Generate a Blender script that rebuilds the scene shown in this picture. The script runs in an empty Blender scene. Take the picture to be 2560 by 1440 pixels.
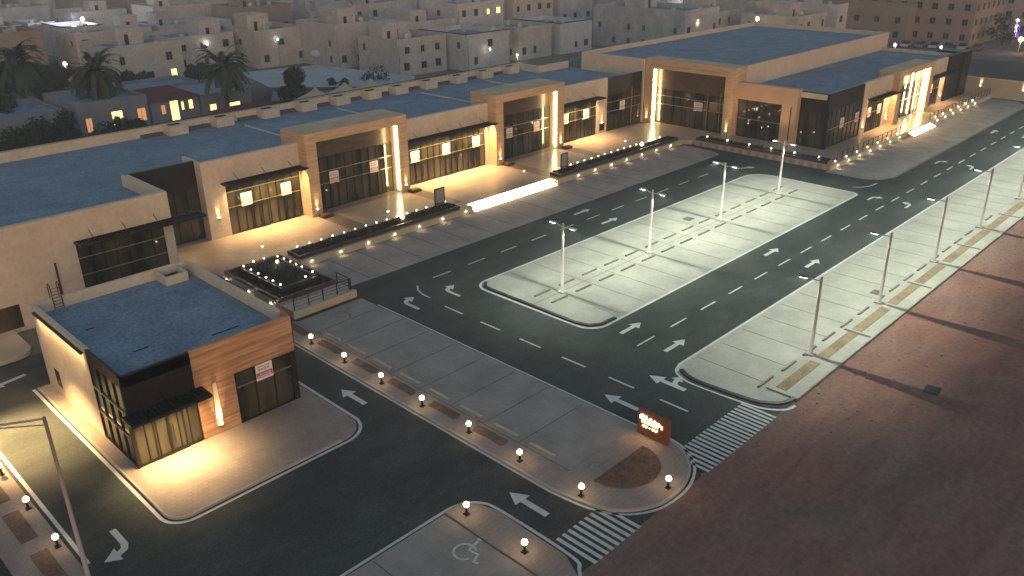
import bpy, bmesh, math, random
from mathutils import Vector, Matrix
R=math.radians
S=bpy.context.scene
COL=S.collection
# ------------------------------------------------------------ camera
cam_d=bpy.data.cameras.new('camera'); cam=bpy.data.objects.new('camera',cam_d); COL.objects.link(cam)
CR=((0.69772637,-0.71627469,-0.01133512),(0.29558348,0.27344373,0.91534635),(-0.6525399,-0.64201175,0.40250787))
M=Matrix(CR).transposed().to_4x4(); M.translation=Vector((0,0,28)); cam.matrix_world=M
cam_d.sensor_width=36; cam_d.lens=2083.46/2560*36; cam_d.clip_end=3000; cam_d.clip_start=0.5
S.camera=cam
# ------------------------------------------------------------ sky, sun, exposure
W=bpy.data.worlds.new('World'); S.world=W; W.use_nodes=True
nt=W.node_tree; nt.nodes.clear()
sky=nt.nodes.new('ShaderNodeTexSky'); sky.sky_type='NISHITA'; sky.sun_disc=False
SUN_EL=R(3.5); SUN_ROT=R(211)
sky.sun_elevation=SUN_EL; sky.sun_rotation=SUN_ROT; sky.air_density=1.3; sky.dust_density=1.0; sky.ozone_density=2.0
bg=nt.nodes.new('ShaderNodeBackground'); bg.inputs[1].default_value=0.15
wo=nt.nodes.new('ShaderNodeOutputWorld'); nt.links.new(sky.outputs[0],bg.inputs[0]); nt.links.new(bg.outputs[0],wo.inputs[0])
sd=bpy.data.lights.new('sun','SUN'); sd.energy=0.22; sd.angle=R(70); sd.color=(1,0.80,0.74)
so=bpy.data.objects.new('sun',sd); COL.objects.link(so)
so.rotation_euler=Vector((-0.45,-0.75,0.40)).to_track_quat('Z','Y').to_euler()
S.view_settings.view_transform='Standard'; S.view_settings.look='None'; S.view_settings.exposure=1.0; S.view_settings.gamma=1.0
S.render.engine='CYCLES'; S.cycles.use_denoising=True
S.cycles.sample_clamp_indirect=4.0; S.cycles.max_bounces=5; S.cycles.diffuse_bounces=2; S.cycles.glossy_bounces=3
S.cycles.caustics_reflective=False; S.cycles.caustics_refractive=False
HAZE=.001
WARM=(1.0,0.66,0.30); WARM2=(1.0,0.58,0.26); COOL=(0.93,1.0,0.80)
# ------------------------------------------------------------ materials
MATS={}
def mat(name,c,rough=0.85,c2=None,scale=0.3,detail=6,metal=0.0,spec=0.3,emit=None,es=0,ior=None,fine=0.0,fscale=6.0,sample=True,lo=0.35,hi=0.65,mid=0,mscale=.9,mvec=(1,1,1)):
    if name in MATS: return MATS[name]
    m=bpy.data.materials.new(name); m.use_nodes=True; n=m.node_tree; b=n.nodes['Principled BSDF']
    b.inputs['Roughness'].default_value=rough; b.inputs['Metallic'].default_value=metal
    b.inputs['Specular IOR Level'].default_value=spec
    if ior: b.inputs['IOR'].default_value=ior
    b.inputs['Base Color'].default_value=(*c,1)
    if c2 or fine:
        tc=n.nodes.new('ShaderNodeTexCoord'); cur=None
        if c2:
            nz=n.nodes.new('ShaderNodeTexNoise'); nz.inputs['Scale'].default_value=scale; nz.inputs['Detail'].default_value=detail; nz.inputs['Roughness'].default_value=0.6
            n.links.new(tc.outputs['Object'],nz.inputs['Vector'])
            cr=n.nodes.new('ShaderNodeValToRGB'); cr.color_ramp.elements[0].position=lo; cr.color_ramp.elements[1].position=hi
            cr.color_ramp.elements[0].color=(*c,1); cr.color_ramp.elements[1].color=(*c2,1)
            n.links.new(nz.outputs['Fac'],cr.inputs[0]); cur=cr.outputs[0]
        if mid:
            mpg=n.nodes.new('ShaderNodeMapping'); mpg.inputs['Scale'].default_value=mvec; n.links.new(tc.outputs['Object'],mpg.inputs[0])
            n3=n.nodes.new('ShaderNodeTexNoise'); n3.inputs['Scale'].default_value=mscale; n3.inputs['Detail'].default_value=7; n3.inputs['Roughness'].default_value=.7; n3.inputs['Distortion'].default_value=.6
            n.links.new(mpg.outputs[0],n3.inputs['Vector'])
            m3=n.nodes.new('ShaderNodeMapRange'); m3.inputs[1].default_value=.32; m3.inputs[2].default_value=.72; m3.inputs[3].default_value=1-mid; m3.inputs[4].default_value=1+mid*1.3
            n.links.new(n3.outputs['Fac'],m3.inputs[0]); x3=n.nodes.new('ShaderNodeVectorMath'); x3.operation='SCALE'
            n.links.new(cur,x3.inputs[0]); n.links.new(m3.outputs[0],x3.inputs['Scale']); cur=x3.outputs[0]
        if fine:
            n2=n.nodes.new('ShaderNodeTexNoise'); n2.inputs['Scale'].default_value=fscale; n2.inputs['Detail'].default_value=3
            n.links.new(tc.outputs['Object'],n2.inputs['Vector'])
            mp=n.nodes.new('ShaderNodeMapRange'); mp.inputs[1].default_value=.25; mp.inputs[2].default_value=.75
            mp.inputs[3].default_value=1-fine; mp.inputs[4].default_value=1+fine
            n.links.new(n2.outputs['Fac'],mp.inputs[0])
            mx=n.nodes.new('ShaderNodeVectorMath'); mx.operation='SCALE'
            if cur: n.links.new(cur,mx.inputs[0])
            else: mx.inputs[0].default_value=c
            n.links.new(mp.outputs[0],mx.inputs['Scale']); cur=mx.outputs[0]
        n.links.new(cur,b.inputs['Base Color'])
    if emit:
        b.inputs['Emission Color'].default_value=(*emit,1); b.inputs['Emission Strength'].default_value=es
        m.cycles.emission_sampling='AUTO' if sample else 'NONE'
    MATS[name]=m; return m
def wave_mat(name,c,c2,vec_scale,rough=0.6,spec=0.3,noise=0.25):
    """streaked cladding (wood grain / corrugation / painted glass streaks)"""
    m=bpy.data.materials.new(name); m.use_nodes=True; n=m.node_tree; b=n.nodes['Principled BSDF']
    b.inputs['Roughness'].default_value=rough; b.inputs['Specular IOR Level'].default_value=spec
    tc=n.nodes.new('ShaderNodeTexCoord'); mp=n.nodes.new('ShaderNodeMapping'); mp.inputs['Scale'].default_value=vec_scale
    nz=n.nodes.new('ShaderNodeTexNoise'); nz.inputs['Scale'].default_value=1.0; nz.inputs['Detail'].default_value=6
    cr=n.nodes.new('ShaderNodeValToRGB'); cr.color_ramp.elements[0].position=.35; cr.color_ramp.elements[1].position=.68
    cr.color_ramp.elements[0].color=(*c,1); cr.color_ramp.elements[1].color=(*c2,1)
    n.links.new(tc.outputs['Object'],mp.inputs[0]); n.links.new(mp.outputs[0],nz.inputs[0]); n.links.new(nz.outputs[0],cr.inputs[0]); n.links.new(cr.outputs[0],b.inputs['Base Color'])
    MATS[name]=m; return m
def tile_mat(name,c,c2,mortar,w,h,rough=0.4,spec=0.4,stain=0.25,mort=0.012):
    m=bpy.data.materials.new(name); m.use_nodes=True; n=m.node_tree; b=n.nodes['Principled BSDF']
    b.inputs['Roughness'].default_value=rough; b.inputs['Specular IOR Level'].default_value=spec
    tc=n.nodes.new('ShaderNodeTexCoord'); br=n.nodes.new('ShaderNodeTexBrick')
    br.inputs['Scale'].default_value=1; br.inputs['Brick Width'].default_value=w; br.inputs['Row Height'].default_value=h
    br.inputs['Mortar Size'].default_value=mort; br.inputs['Color1'].default_value=(*c,1); br.inputs['Color2'].default_value=(*c2,1); br.inputs['Mortar'].default_value=(*mortar,1)
    nz=n.nodes.new('ShaderNodeTexNoise'); nz.inputs['Scale'].default_value=.35; nz.inputs['Detail'].default_value=7; nz.inputs['Roughness'].default_value=.65
    mr=n.nodes.new('ShaderNodeMapRange'); mr.inputs[1].default_value=.3; mr.inputs[2].default_value=.7; mr.inputs[3].default_value=1-stain; mr.inputs[4].default_value=1+stain*.6
    mx=n.nodes.new('ShaderNodeVectorMath'); mx.operation='SCALE'
    n.links.new(tc.outputs['Object'],br.inputs[0]); n.links.new(tc.outputs['Object'],nz.inputs[0]); n.links.new(nz.outputs[0],mr.inputs[0])
    n.links.new(br.outputs[0],mx.inputs[0]); n.links.new(mr.outputs[0],mx.inputs['Scale']); n.links.new(mx.outputs[0],b.inputs['Base Color'])
    MATS[name]=m; return m
asphalt=mat('asphalt',(.033,.042,.037),.8,(.062,.070,.062),.16,8,fine=.35,fscale=7,lo=.3,hi=.72,mid=.33,mscale=.45,mvec=(.45,1,1))
sandroad=mat('dusty_road',(.175,.13,.11),.9,(.28,.115,.08),.055,9,fine=.22,fscale=3,lo=.34,hi=.66,mid=.24,mscale=.55,mvec=(.3,1,1))
sand=mat('sand',(.13,.12,.11),.95,(.20,.18,.16),.05,8,fine=.3,fscale=3,mid=.35,mscale=.25)
paver=tile_mat('grey_pavers',(.40,.39,.34),(.44,.43,.38),(.33,.32,.28),.2,.1,.75,.25,.22,.006)
paverd=tile_mat('dark_pavers',(.33,.30,.265),(.36,.33,.29),(.25,.23,.20),.2,.1,.8,.25,.25,.006)
paverw=tile_mat('walk_pavers',(.30,.25,.215),(.34,.28,.235),(.24,.2,.17),.3,.3,.75,.25,.2,.01)
tile=tile_mat('terrace_tiles',(.42,.33,.25),(.48,.38,.29),(.30,.24,.19),1.2,.6,.28,.45,.15,.02)
white=mat('road_paint',(.62,.63,.60),.6,(.42,.43,.41),3.0,fine=.1,lo=.45,hi=.8)
whitef=mat('faded_paint',(.25,.25,.24),.7,(.20,.20,.19),3.0)
kerbl=mat('pale_kerb',(.42,.39,.34),.8,(.33,.31,.27),.8)
kerbd=mat('black_kerb',(.025,.025,.025),.6,(.05,.05,.048),1.5)
joint=mat('dark_joint',(.09,.085,.075),.9,(.16,.15,.13),.9)
mulch=mat('red_gravel',(.20,.11,.065),.95,(.10,.07,.05),1.4,8,fine=.4,fscale=8)
bed2=mat('brown_gravel',(.19,.125,.085),.95,(.12,.085,.06),1.2,8,fine=.3,fscale=6)
bed3=mat('pale_gravel',(.33,.25,.16),.95,(.22,.15,.09),.9,8,fine=.3,fscale=6)
soil=mat('dark_soil',(.018,.018,.014),.95,(.035,.03,.02),1.2,8,fine=.4)
tan=mat('tan_render',(.68,.57,.45),.85,(.60,.50,.395),.4,fine=.10,fscale=3,mid=.06,mscale=.6)
stone=wave_mat('travertine',(.50,.34,.20),(.66,.47,.30),(.6,.6,5),.6)
wood=wave_mat('wood_cladding',(.34,.17,.09),(.58,.35,.21),(.35,.35,5.5),.55)
retw=mat('cream_wall',(.50,.44,.32),.85,(.43,.37,.27),.5,fine=.06)
blackp=wave_mat('black_cladding',(.012,.010,.010),(.022,.018,.017),(8,8,.2),.5)
brownp=wave_mat('bronze_panel',(.05,.034,.02),(.09,.06,.034),(1,1,4),.3,.5)
glass=wave_mat('tinted_glass',(.012,.012,.008),(.085,.072,.042),(.9,.9,.16),.05,.5); glass.node_tree.nodes['Principled BSDF'].inputs['IOR'].default_value=1.62  # pale streaks in the colour stand in for reflections and interiors
frame=mat('dark_aluminium',(.03,.028,.025),.4,metal=.6)
frameb=mat('bright_aluminium',(.45,.40,.28),.35,metal=.8)
metal=mat('galvanised',(.45,.46,.45),.5,metal=.4)
polem=mat('painted_pole',(.62,.62,.60),.55)
poler=mat('grey_pole',(.40,.35,.35),.6)
roofm=mat('grey_roof_membrane',(.155,.215,.275),.8,(.23,.295,.365),.22,9,fine=.35,fscale=4.5,mid=.2,mscale=.5,lo=.3,hi=.7)
granite=mat('dark_granite',(.05,.032,.024),.35,(.085,.055,.04),2.0,spec=.5)
leaf=mat('dark_leaf',(.02,.035,.015),.8,(.04,.06,.025),1.5)
palml=mat('palm_leaf',(.035,.055,.035),.75,(.055,.08,.045),.8)
bark=mat('palm_bark',(.10,.065,.045),.95,(.06,.04,.03),4)
ledw=mat('warm_bulb',(.9,.8,.6),.5,emit=(1,.80,.50),es=14,sample=False)
ledc=mat('white_bulb',(.9,.9,.8),.5,emit=(1,.93,.72),es=12,sample=False)
globe=mat('globe_glass',(.9,.8,.7),.4,emit=(1,.66,.36),es=17)
strip=mat('bright_strip',(.9,.8,.6),.5,emit=(1,.78,.40),es=26)
stepl=mat('step_strip',(.9,.8,.7),.5,emit=(1,.70,.42),es=14)
letter=mat('lit_letter',(.9,.7,.5),.5,emit=(1,.66,.32),es=6)
litwin=mat('lit_window',(.5,.4,.2),.6,(.6,.5,.3),2,emit=(1,.62,.20),es=1.6,sample=False)
litwin2=mat('dim_lit_window',(.5,.3,.2),.6,emit=(1,.42,.14),es=.35,sample=False)
paper=mat('poster_paper',(.82,.74,.72),.7)
pink=mat('poster_band',(.55,.28,.36),.7)
magenta=mat('poster_magenta',(.42,.08,.22),.7)
ink=mat('poster_ink',(.40,.36,.38),.7)
black=mat('black_hole',(.012,.012,.012),.9)
tent=mat('tent_canvas',(.50,.43,.33),.8,(.42,.36,.28),.5)
redroof=mat('red_roof',(.16,.045,.045),.85,(.11,.035,.035),.8)
bluewall=mat('blue_grey_wall',(.24,.25,.27),.85,(.19,.20,.23),.4)
palefab=mat('pale_shade_roof',(.42,.43,.44),.7,(.33,.35,.38),.25)
# ------------------------------------------------------------ builders
ROOT={}
def wloc(o):
    return ROOT.get(o.name,Vector((0,0,0))) if o else Vector((0,0,0))
class MB:
    def __init__(s): s.v=[];s.f=[];s.m=[];s.mi=0
    def box(s,x0,x1,y0,y1,z0,z1,mi=0):
        if x0>x1:x0,x1=x1,x0
        if y0>y1:y0,y1=y1,y0
        if z0>z1:z0,z1=z1,z0
        n=len(s.v); s.v+=[(x0,y0,z0),(x1,y0,z0),(x1,y1,z0),(x0,y1,z0),(x0,y0,z1),(x1,y0,z1),(x1,y1,z1),(x0,y1,z1)]
        for q in ((0,3,2,1),(4,5,6,7),(0,1,5,4),(1,2,6,5),(2,3,7,6),(3,0,4,7)): s.f.append(tuple(n+i for i in q)); s.m.append(mi)
        return s
    def rbox(s,cx,cy,lx,ly,z0,z1,a,mi=0):
        n=len(s.v);c,sn=math.cos(a),math.sin(a)
        for z in (z0,z1):
            for dx,dy in ((-1,-1),(1,-1),(1,1),(-1,1)):
                X=dx*lx/2;Y=dy*ly/2; s.v.append((cx+X*c-Y*sn,cy+X*sn+Y*c,z))
        for q in ((0,3,2,1),(4,5,6,7),(0,1,5,4),(1,2,6,5),(2,3,7,6),(3,0,4,7)): s.f.append(tuple(n+i for i in q)); s.m.append(mi)
        return s
    def poly(s,pts,z,mi=0):
        n=len(s.v); s.v+=[(p[0],p[1],z) for p in pts]; s.f.append(tuple(range(n,n+len(pts)))); s.m.append(mi); return s
    def prism(s,pts,z0,z1,mi=0):
        n=len(s.v);k=len(pts); s.v+=[(p[0],p[1],z0) for p in pts]+[(p[0],p[1],z1) for p in pts]
        s.f.append(tuple(range(n+k,n+2*k))); s.m.append(mi); s.f.append(tuple(reversed(range(n,n+k)))); s.m.append(mi)
        for i in range(k):
            j=(i+1)%k; s.f.append((n+i,n+j,n+k+j,n+k+i)); s.m.append(mi)
        return s
    def tube(s,pts,r,k=8,mi=0,r2=None):
        pts=[Vector(p) for p in pts]; L=len(pts); n=len(s.v)
        for i,p in enumerate(pts):
            d=(pts[min(i+1,L-1)]-pts[max(i-1,0)]).normalized()
            a=Vector((0,0,1)) if abs(d.z)<.9 else Vector((1,0,0)); u=d.cross(a).normalized(); w=d.cross(u)
            rr=r if r2 is None else r+(r2-r)*i/(L-1)
            for j in range(k):
                t=2*math.pi*j/k; s.v.append(tuple(p+u*rr*math.cos(t)+w*rr*math.sin(t)))
        for i in range(L-1):
            for j in range(k):
                a=n+i*k+j;b=n+i*k+(j+1)%k; s.f.append((a,b,b+k,a+k)); s.m.append(mi)
        s.f.append(tuple(range(n,n+k))); s.m.append(mi); s.f.append(tuple(reversed(range(n+(L-1)*k,n+L*k)))); s.m.append(mi)
        return s
    def ball(s,c,r,mi=0,seg=12,rings=8,sz=1):
        n=len(s.v); s.v.append((c[0],c[1],c[2]+r*sz))
        for i in range(1,rings):
            t=math.pi*i/rings
            for j in range(seg):
                a=2*math.pi*j/seg; s.v.append((c[0]+r*math.sin(t)*math.cos(a),c[1]+r*math.sin(t)*math.sin(a),c[2]+r*sz*math.cos(t)))
        s.v.append((c[0],c[1],c[2]-r*sz)); e=len(s.v)-1
        for j in range(seg): s.f.append((n,n+1+j,n+1+(j+1)%seg)); s.m.append(mi)
        for i in range(rings-2):
            for j in range(seg):
                a=n+1+i*seg+j;b=n+1+i*seg+(j+1)%seg; s.f.append((a,a+seg,b+seg,b)); s.m.append(mi)
        for j in range(seg): s.f.append((e,e-seg+(j+1)%seg,e-seg+j)); s.m.append(mi)
        return s
    def tri(s,a,b,c,mi=0):
        n=len(s.v); s.v+=[tuple(a),tuple(b),tuple(c)]; s.f.append((n,n+1,n+2)); s.m.append(mi); return s
    def quad(s,a,b,c,d,mi=0):
        n=len(s.v); s.v+=[tuple(a),tuple(b),tuple(c),tuple(d)]; s.f.append((n,n+1,n+2,n+3)); s.m.append(mi); return s
    def build(s,name,m,parent=None,loc=None,smooth=False,label=None):
        base=wloc(parent)+ (Vector(loc) if loc and not parent else Vector((0,0,0)))
        me=bpy.data.meshes.new(name); me.from_pydata([(v[0]-base.x,v[1]-base.y,v[2]-base.z) for v in s.v],[],s.f)
        for q in (m if isinstance(m,(list,tuple)) else [m]): me.materials.append(q)
        me.polygons.foreach_set('material_index',s.m)
        if smooth: me.polygons.foreach_set('use_smooth',[True]*len(s.f))
        me.update(); o=bpy.data.objects.new(name,me); COL.objects.link(o)
        if parent: o.parent=parent
        elif loc: o.location=loc
        ROOT[o.name]=base
        if label: o['label']=label
        return o
def tag(o,label,cat,group=None,kind=None):
    if label: o['label']=label
    if cat: o['category']=cat
    if group: o['group']=group
    if kind: o['kind']=kind
    return o
def thing(name,label,cat,loc=(0,0,0),group=None):
    o=bpy.data.objects.new(name,None); COL.objects.link(o); o.location=loc; o.empty_display_size=.3; ROOT[o.name]=Vector(loc)
    return tag(o,label,cat,group)
def dup(root,loc,label=None,rotz=None,scale=None):
    r=root.copy(); COL.objects.link(r); r.location=loc; ROOT[r.name]=Vector(loc)
    if rotz is not None: r.rotation_euler=(0,0,rotz)
    if scale: r.scale=scale
    if label: r['label']=label
    for ch in list(root.children):
        c=ch.copy(); COL.objects.link(c); c.parent=r
        for g in list(ch.children):
            d=g.copy(); COL.objects.link(d); d.parent=c
    return r
def struct(name,o,label=None):
    o['kind']='structure'; o.name=name
    return o
def light(kind,loc,power,color=WARM,parent=None,name='lamp_light',size=.1,size2=None,to=None,spot=None,blend=1.0,spread=None,batwing=0):
    d=bpy.data.lights.new(name,kind); d.energy=power; d.color=color
    if kind=='AREA':
        d.size=size
        if size2: d.shape='RECTANGLE'; d.size_y=size2
        if spread: d.spread=R(spread)
    else: d.shadow_soft_size=size
    if batwing:   # street luminaire: more light thrown sideways than straight down
        d.use_nodes=True; n=d.node_tree; em=[q for q in n.nodes if q.type=='EMISSION'][0]
        tc=n.nodes.new('ShaderNodeTexCoord'); sp=n.nodes.new('ShaderNodeSeparateXYZ'); ab=n.nodes.new('ShaderNodeMath'); ab.operation='ABSOLUTE'
        mx=n.nodes.new('ShaderNodeMath'); mx.operation='MAXIMUM'; mx.inputs[1].default_value=.34
        pw=n.nodes.new('ShaderNodeMath'); pw.operation='POWER'; pw.inputs[1].default_value=-batwing
        n.links.new(tc.outputs['Normal'],sp.inputs[0]); n.links.new(sp.outputs[2],ab.inputs[0]); n.links.new(ab.outputs[0],mx.inputs[0]); n.links.new(mx.outputs[0],pw.inputs[0]); n.links.new(pw.outputs[0],em.inputs['Strength'])
    if kind=='SPOT': d.spot_size=R(spot or 120); d.spot_blend=blend
    o=bpy.data.objects.new(name,d); COL.objects.link(o)
    if to is not None: o.rotation_euler=(-(Vector(to)-Vector(loc))).to_track_quat('Z','Y').to_euler()
    if parent: o.parent=parent; o.location=Vector(loc)-wloc(parent)
    else: o.location=loc
    return o
ORD=['','first','second','third','fourth','fifth','sixth','seventh','eighth','ninth','tenth','eleventh','twelfth','thirteenth','fourteenth','fifteenth','sixteenth','seventeenth','eighteenth','nineteenth','twentieth','twenty-first','twenty-second','twenty-third','twenty-fourth','twenty-fifth','twenty-sixth','twenty-seventh','twenty-eighth','twenty-ninth','thirtieth']
def arc(cx,cy,r,a0,a1,n=8): return [(cx+r*math.cos(R(a0+(a1-a0)*i/n)),cy+r*math.sin(R(a0+(a1-a0)*i/n))) for i in range(n+1)]
def smooth(pts,n=5,keep=False):
    """Catmull-Rom curve through the points"""
    out=[]
    for i in range(len(pts)-1):
        p0=Vector(pts[max(i-1,0)]);p1=Vector(pts[i]);p2=Vector(pts[i+1]);p3=Vector(pts[min(i+2,len(pts)-1)])
        if (p2-p1).length>8: out.append(tuple(p1)); continue
        if (p1-p0).length>8: p0=p1
        if (p3-p2).length>8: p3=p2
        for k in range(n):
            t=k/n; q=.5*((2*p1)+(p2-p0)*t+(2*p0-5*p1+4*p2-p3)*t*t+(3*p1-p0-3*p2+p3)*t**3); out.append(tuple(q))
    out.append(tuple(pts[-1])); return out
def ribbon(mb,pts,w,z,closed=False,mi=0,z0=None):
    """flat ribbon of width w centred on pts; with z0 it is a solid kerb from z0 to z"""
    n=len(pts); L=[];Q=[]
    for i in range(n):
        a=Vector(pts[(i-1)%n] if closed or i else pts[0]); b=Vector(pts[(i+1)%n] if closed or i<n-1 else pts[-1])
        p=Vector(pts[i]); d=(b-a).normalized(); q=Vector((-d.y,d.x))*w/2; L.append(p+q); Q.append(p-q)
    k=n if closed else n-1
    for i in range(k):
        j=(i+1)%n
        mb.quad((*Q[i],z),(*Q[j],z),(*L[j],z),(*L[i],z),mi)
        if z0 is not None:
            mb.quad((*Q[i],z0),(*Q[j],z0),(*Q[j],z),(*Q[i],z),mi); mb.quad((*L[j],z0),(*L[i],z0),(*L[i],z),(*L[j],z),mi)
    if z0 is not None and not closed:
        for i in (0,n-1): mb.quad((*Q[i],z0),(*L[i],z0),(*L[i],z),(*Q[i],z),mi)
    return mb
# ============================================================ GROUND
ground=struct('ground',MB().poly([(-250,-120),(900,-120),(900,900),(-250,900)],0).build('ground',sand))
road=struct('public_road',MB().poly([(-60,-60),(400,-60),(400,18.9),(-60,18.9)],.004).build('public_road',sandroad))
asph=struct('asphalt_road',MB().poly([(2,19.1),(200,19.1),(200,61.5),(2,61.5)],.008).build('asphalt_road',asphalt))
Z1=.014; ZP=.022
# --- island with bright pavers
isl=[*arc(45.2,36.1,1.6,180,270,6),*arc(89.2,35.3,.8,270,360,5),*arc(87.6,44.9,2.5,0,90,7),*arc(45.0,45.9,1.5,90,180,6)]
island=struct('parking_island',MB().poly(isl,Z1).build('parking_island',paver))
m=MB()
for i in range(15):
    x=47.6+3.03*i
    if x>88: break
    m.box(x-.025,x+.025,35.0,47.0,Z1+.001,Z1+.005)
m.box(44,89.5,41.12,41.17,Z1+.001,Z1+.004)
m.build('bay_line',joint,island)
MB().box(69.7,70.7,43.2,44.1,Z1+.001,.03).build('drain_cover',joint,island)
ribbon(MB(),isl,.22,ZP,True).build('edge_line',white,asph)
kk=[(43.85+.0,45.6),*[(p[0]+.25,p[1]+.2) for p in arc(45.2,36.1,1.6,180,270,6)],(46.6,34.75)]
ribbon(MB(),[(44.6,47.0),(43.95,46.4),(43.87,45.6),(43.87,36.5),(44.2,35.4),(45.0,34.85),(46.6,34.75)],.26,.16,False,0,.01).build('raised_kerb',kerbd,island)
# --- bay row in front of the terrace
rowA=struct('terrace_parking',MB().poly([(35.6,54.9),(94.6,54.9),(95.4,56.5),(95.6,61.4),(35.6,61.4)],Z1).build('terrace_parking',paverd))
m=MB()
for i in range(19): x=38.6+3.03*i; m.box(x-.04,x+.04,55.1,61.3,Z1+.001,Z1+.005)
m.build('bay_line',joint,rowA)
ribbon(MB(),[(37.3,54.85),(94.2,54.85)],.13,ZP).build('edge_line',whitef,asph)
# --- front row
fr=[(27.5,24.2),(27.9,21.9),(28.7,20.4),(30.0,19.5),(31.4,19.2),(33.0,19.4),(34.5,20.2),(35.5,21.8),(35.8,24.3),(35.55,50),(35.55,52.4),(27.5,52.4)]
fin=smooth([(27.5,24.2),(27.9,21.9),(28.7,20.4),(30.0,19.5),(31.4,19.2),(33.0,19.4),(34.5,20.2),(35.5,21.8),(35.8,24.3)],6)
rowB=struct('front_parking',MB().prism([(29.35,24.6),(35.6,24.6),(35.5,52.2),(29.35,52.2)],.0,.05).build('front_parking',paverd))
m=MB()
for i in range(9): y=28.6+3.0*i; m.box(29.4,35.4,y-.03,y+.03,.051,.055)
m.box(29.4,29.46,24.6,52,.051,.056)
m.build('bay_line',joint,rowB)
front=struct('front_pavement',MB().prism(fin[:-1]+[(35.8,24.58),(29.33,24.58),(29.33,52.3),(27.5,52.3)],0,.13).build('front_pavement',paverw))
ko=[(27.33,60.5),(27.33,24.2),(27.7,21.8),(28.55,20.2),(29.9,19.25),(31.4,18.98),(33.1,19.15),(34.7,20.0),(35.75,21.6),(36.0,24.0)]
ribbon(MB(),smooth(ko),.16,ZP+.004).build('edge_line',white,asph)
ribbon(MB(),[(27.5,52.3)]+fin,.14,.15,False,0,.01).build('raised_kerb',kerbl,front)
ribbon(MB(),[(35.72,24.6),(35.68,50.2)],.13,ZP).build('edge_line',white,asph)
m=MB()
for i in range(6):
    y=28.6+4.12*i; m.prism([(28.4,y+.4),(28.75,y+.3),(29.08,y+.45+.1*(i%3)),(29.1,y+1.7),(29.05,y+2.9),(28.7,y+3.0-.15*(i%2)),(28.38,y+2.8),(28.45,y+1.6)],.131,.15)
m.build('gravel_bed',bed2,front)
d=arc(31.8,22.95,2.25,178,362,20)
MB().prism(d,.131,.17).build('gravel_bed',mulch,front)
MB().prism(arc(31.8,22.9,1.4,180,360,12),.171,.19).build('gravel_mound',mulch,front)
# --- right lot
rl=[(200,27.0),*arc(43.8,25.7,1.3,90,170,5),(42.35,24.5),(42.65,21.2),(43.0,20.0),(43.7,19.25),(44.6,19.05),(200,19.05)]
rowC=struct('roadside_parking',MB().poly(rl,Z1).build('roadside_parking',paver))
m=MB()
for i in range(34): x=45.6+3.0*i; m.box(x-.03,x+.03,21.5,26.8,Z1+.001,Z1+.005)
m.build('bay_line',joint,rowC)
MB().box(64.4,65.4,21.9,22.6,Z1+.001,.03).build('drain_cover',joint,rowC)
ribbon(MB(),smooth([(200,27.1),(43.9,27.1),(42.9,26.7),(42.35,25.8),(42.2,24.5),(42.45,21.0),(42.8,19.8),(43.5,19.0),(44.3,18.8)]),.2,ZP).build('edge_line',white,asph)
ribbon(MB(),smooth([(43.2,26.5),(42.75,25.7),(42.6,24.4),(42.9,21.2),(43.3,20.2),(43.9,19.5),(45,19.2)]),.28,.16,False,0,.01).build('raised_kerb',kerbd,rowC)
verge=struct('roadside_pavement',MB().box(45,200,19.1,21.2,.0,.12).build('roadside_pavement',paver))
m=MB();g=MB()
for i in range(13):
    xa=44.7+12*i
    g.box(max(xa,45.2)+.2,xa+5.6,20.0,20.75,.121,.14); g.box(xa+6.6,xa+11.6,20.0,20.75,.121,.14)
    m.box(xa+11.65,xa+11.95,18.9,21.15,.121,.128)
g.build('gravel_bed',bed3,verge); m.build('drain_channel',kerbd,verge)
ribbon(MB(),[(45,19.1),(200,19.1)],.16,.15,False,0,.0).build('raised_kerb',kerbl,verge)
# --- lot beside the far wing
rd=struct('side_wing_parking',MB().poly([(95.8,41.2),(96.0,36.6),(97.0,35.0),(99.0,34.3),(153,34.6),(156,36.5),(157,41.2)],Z1).build('side_wing_parking',paverd))
m=MB()
for i in range(18): x=100+3.03*i; m.box(x-.03,x+.03,35,41.0,Z1+.001,Z1+.005)
m.build('bay_line',joint,rd)
ribbon(MB(),[(95.7,41),(95.85,36.6),(96.9,34.85),(99.0,34.15),(153,34.4)],.15,ZP).build('edge_line',whitef,asph)
# --- lot at the bottom
rb=struct('corner_parking',MB().prism([(-5,5),(22.2,19.2),(22.2,26.9),(15.8,27.0),(-5,27.0)][0:1]+[(22.2,5),(22.2,26.9),(-5,26.9)],0,.05).build('corner_parking',paverd))
cp=struct('corner_pavement',MB().prism([(22.22,19.0),(23.5,19.1),(24.1,20.3),(24.2,25.0),(23.9,26.2),(23.2,26.9),(22.22,26.95)],0,.13).build('corner_pavement',paverw))
ribbon(MB(),smooth([(-5,27.1),(22.6,27.1),(23.5,26.85),(24.15,26.2),(24.4,25.0),(24.35,20.2),(23.9,19.3),(23.2,18.7)]),.18,ZP).build('edge_line',white,asph)
MB().box(22.14,22.22,5,26.9,.051,.056).build('bay_line',joint,rb)
MB().box(17.5,17.56,19,26.8,.051,.056).build('bay_line',joint,rb)
# --- kiosk pavement
kp=[(12.1,56.0),*arc(13.2,37.4,1.1,180,270,8),*arc(22.65,37.9,1.6,270,360,10),(24.25,56.0)]
kpo=struct('kiosk_pavement',MB().prism(kp,0,.14).build('kiosk_pavement',paverw))
ribbon(MB(),[(11.9,56.2),*arc(13.2,37.35,1.3,180,270,8),*arc(22.65,37.9,1.85,270,360,10),(24.5,56.2)],.2,ZP).build('edge_line',white,asph)
ribbon(MB(),[(12.15,56.0),*arc(13.2,37.4,1.05,180,270,8),(22.4,36.35)],.12,.16,False,0,.01).build('raised_kerb',kerbl,kpo)
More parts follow.
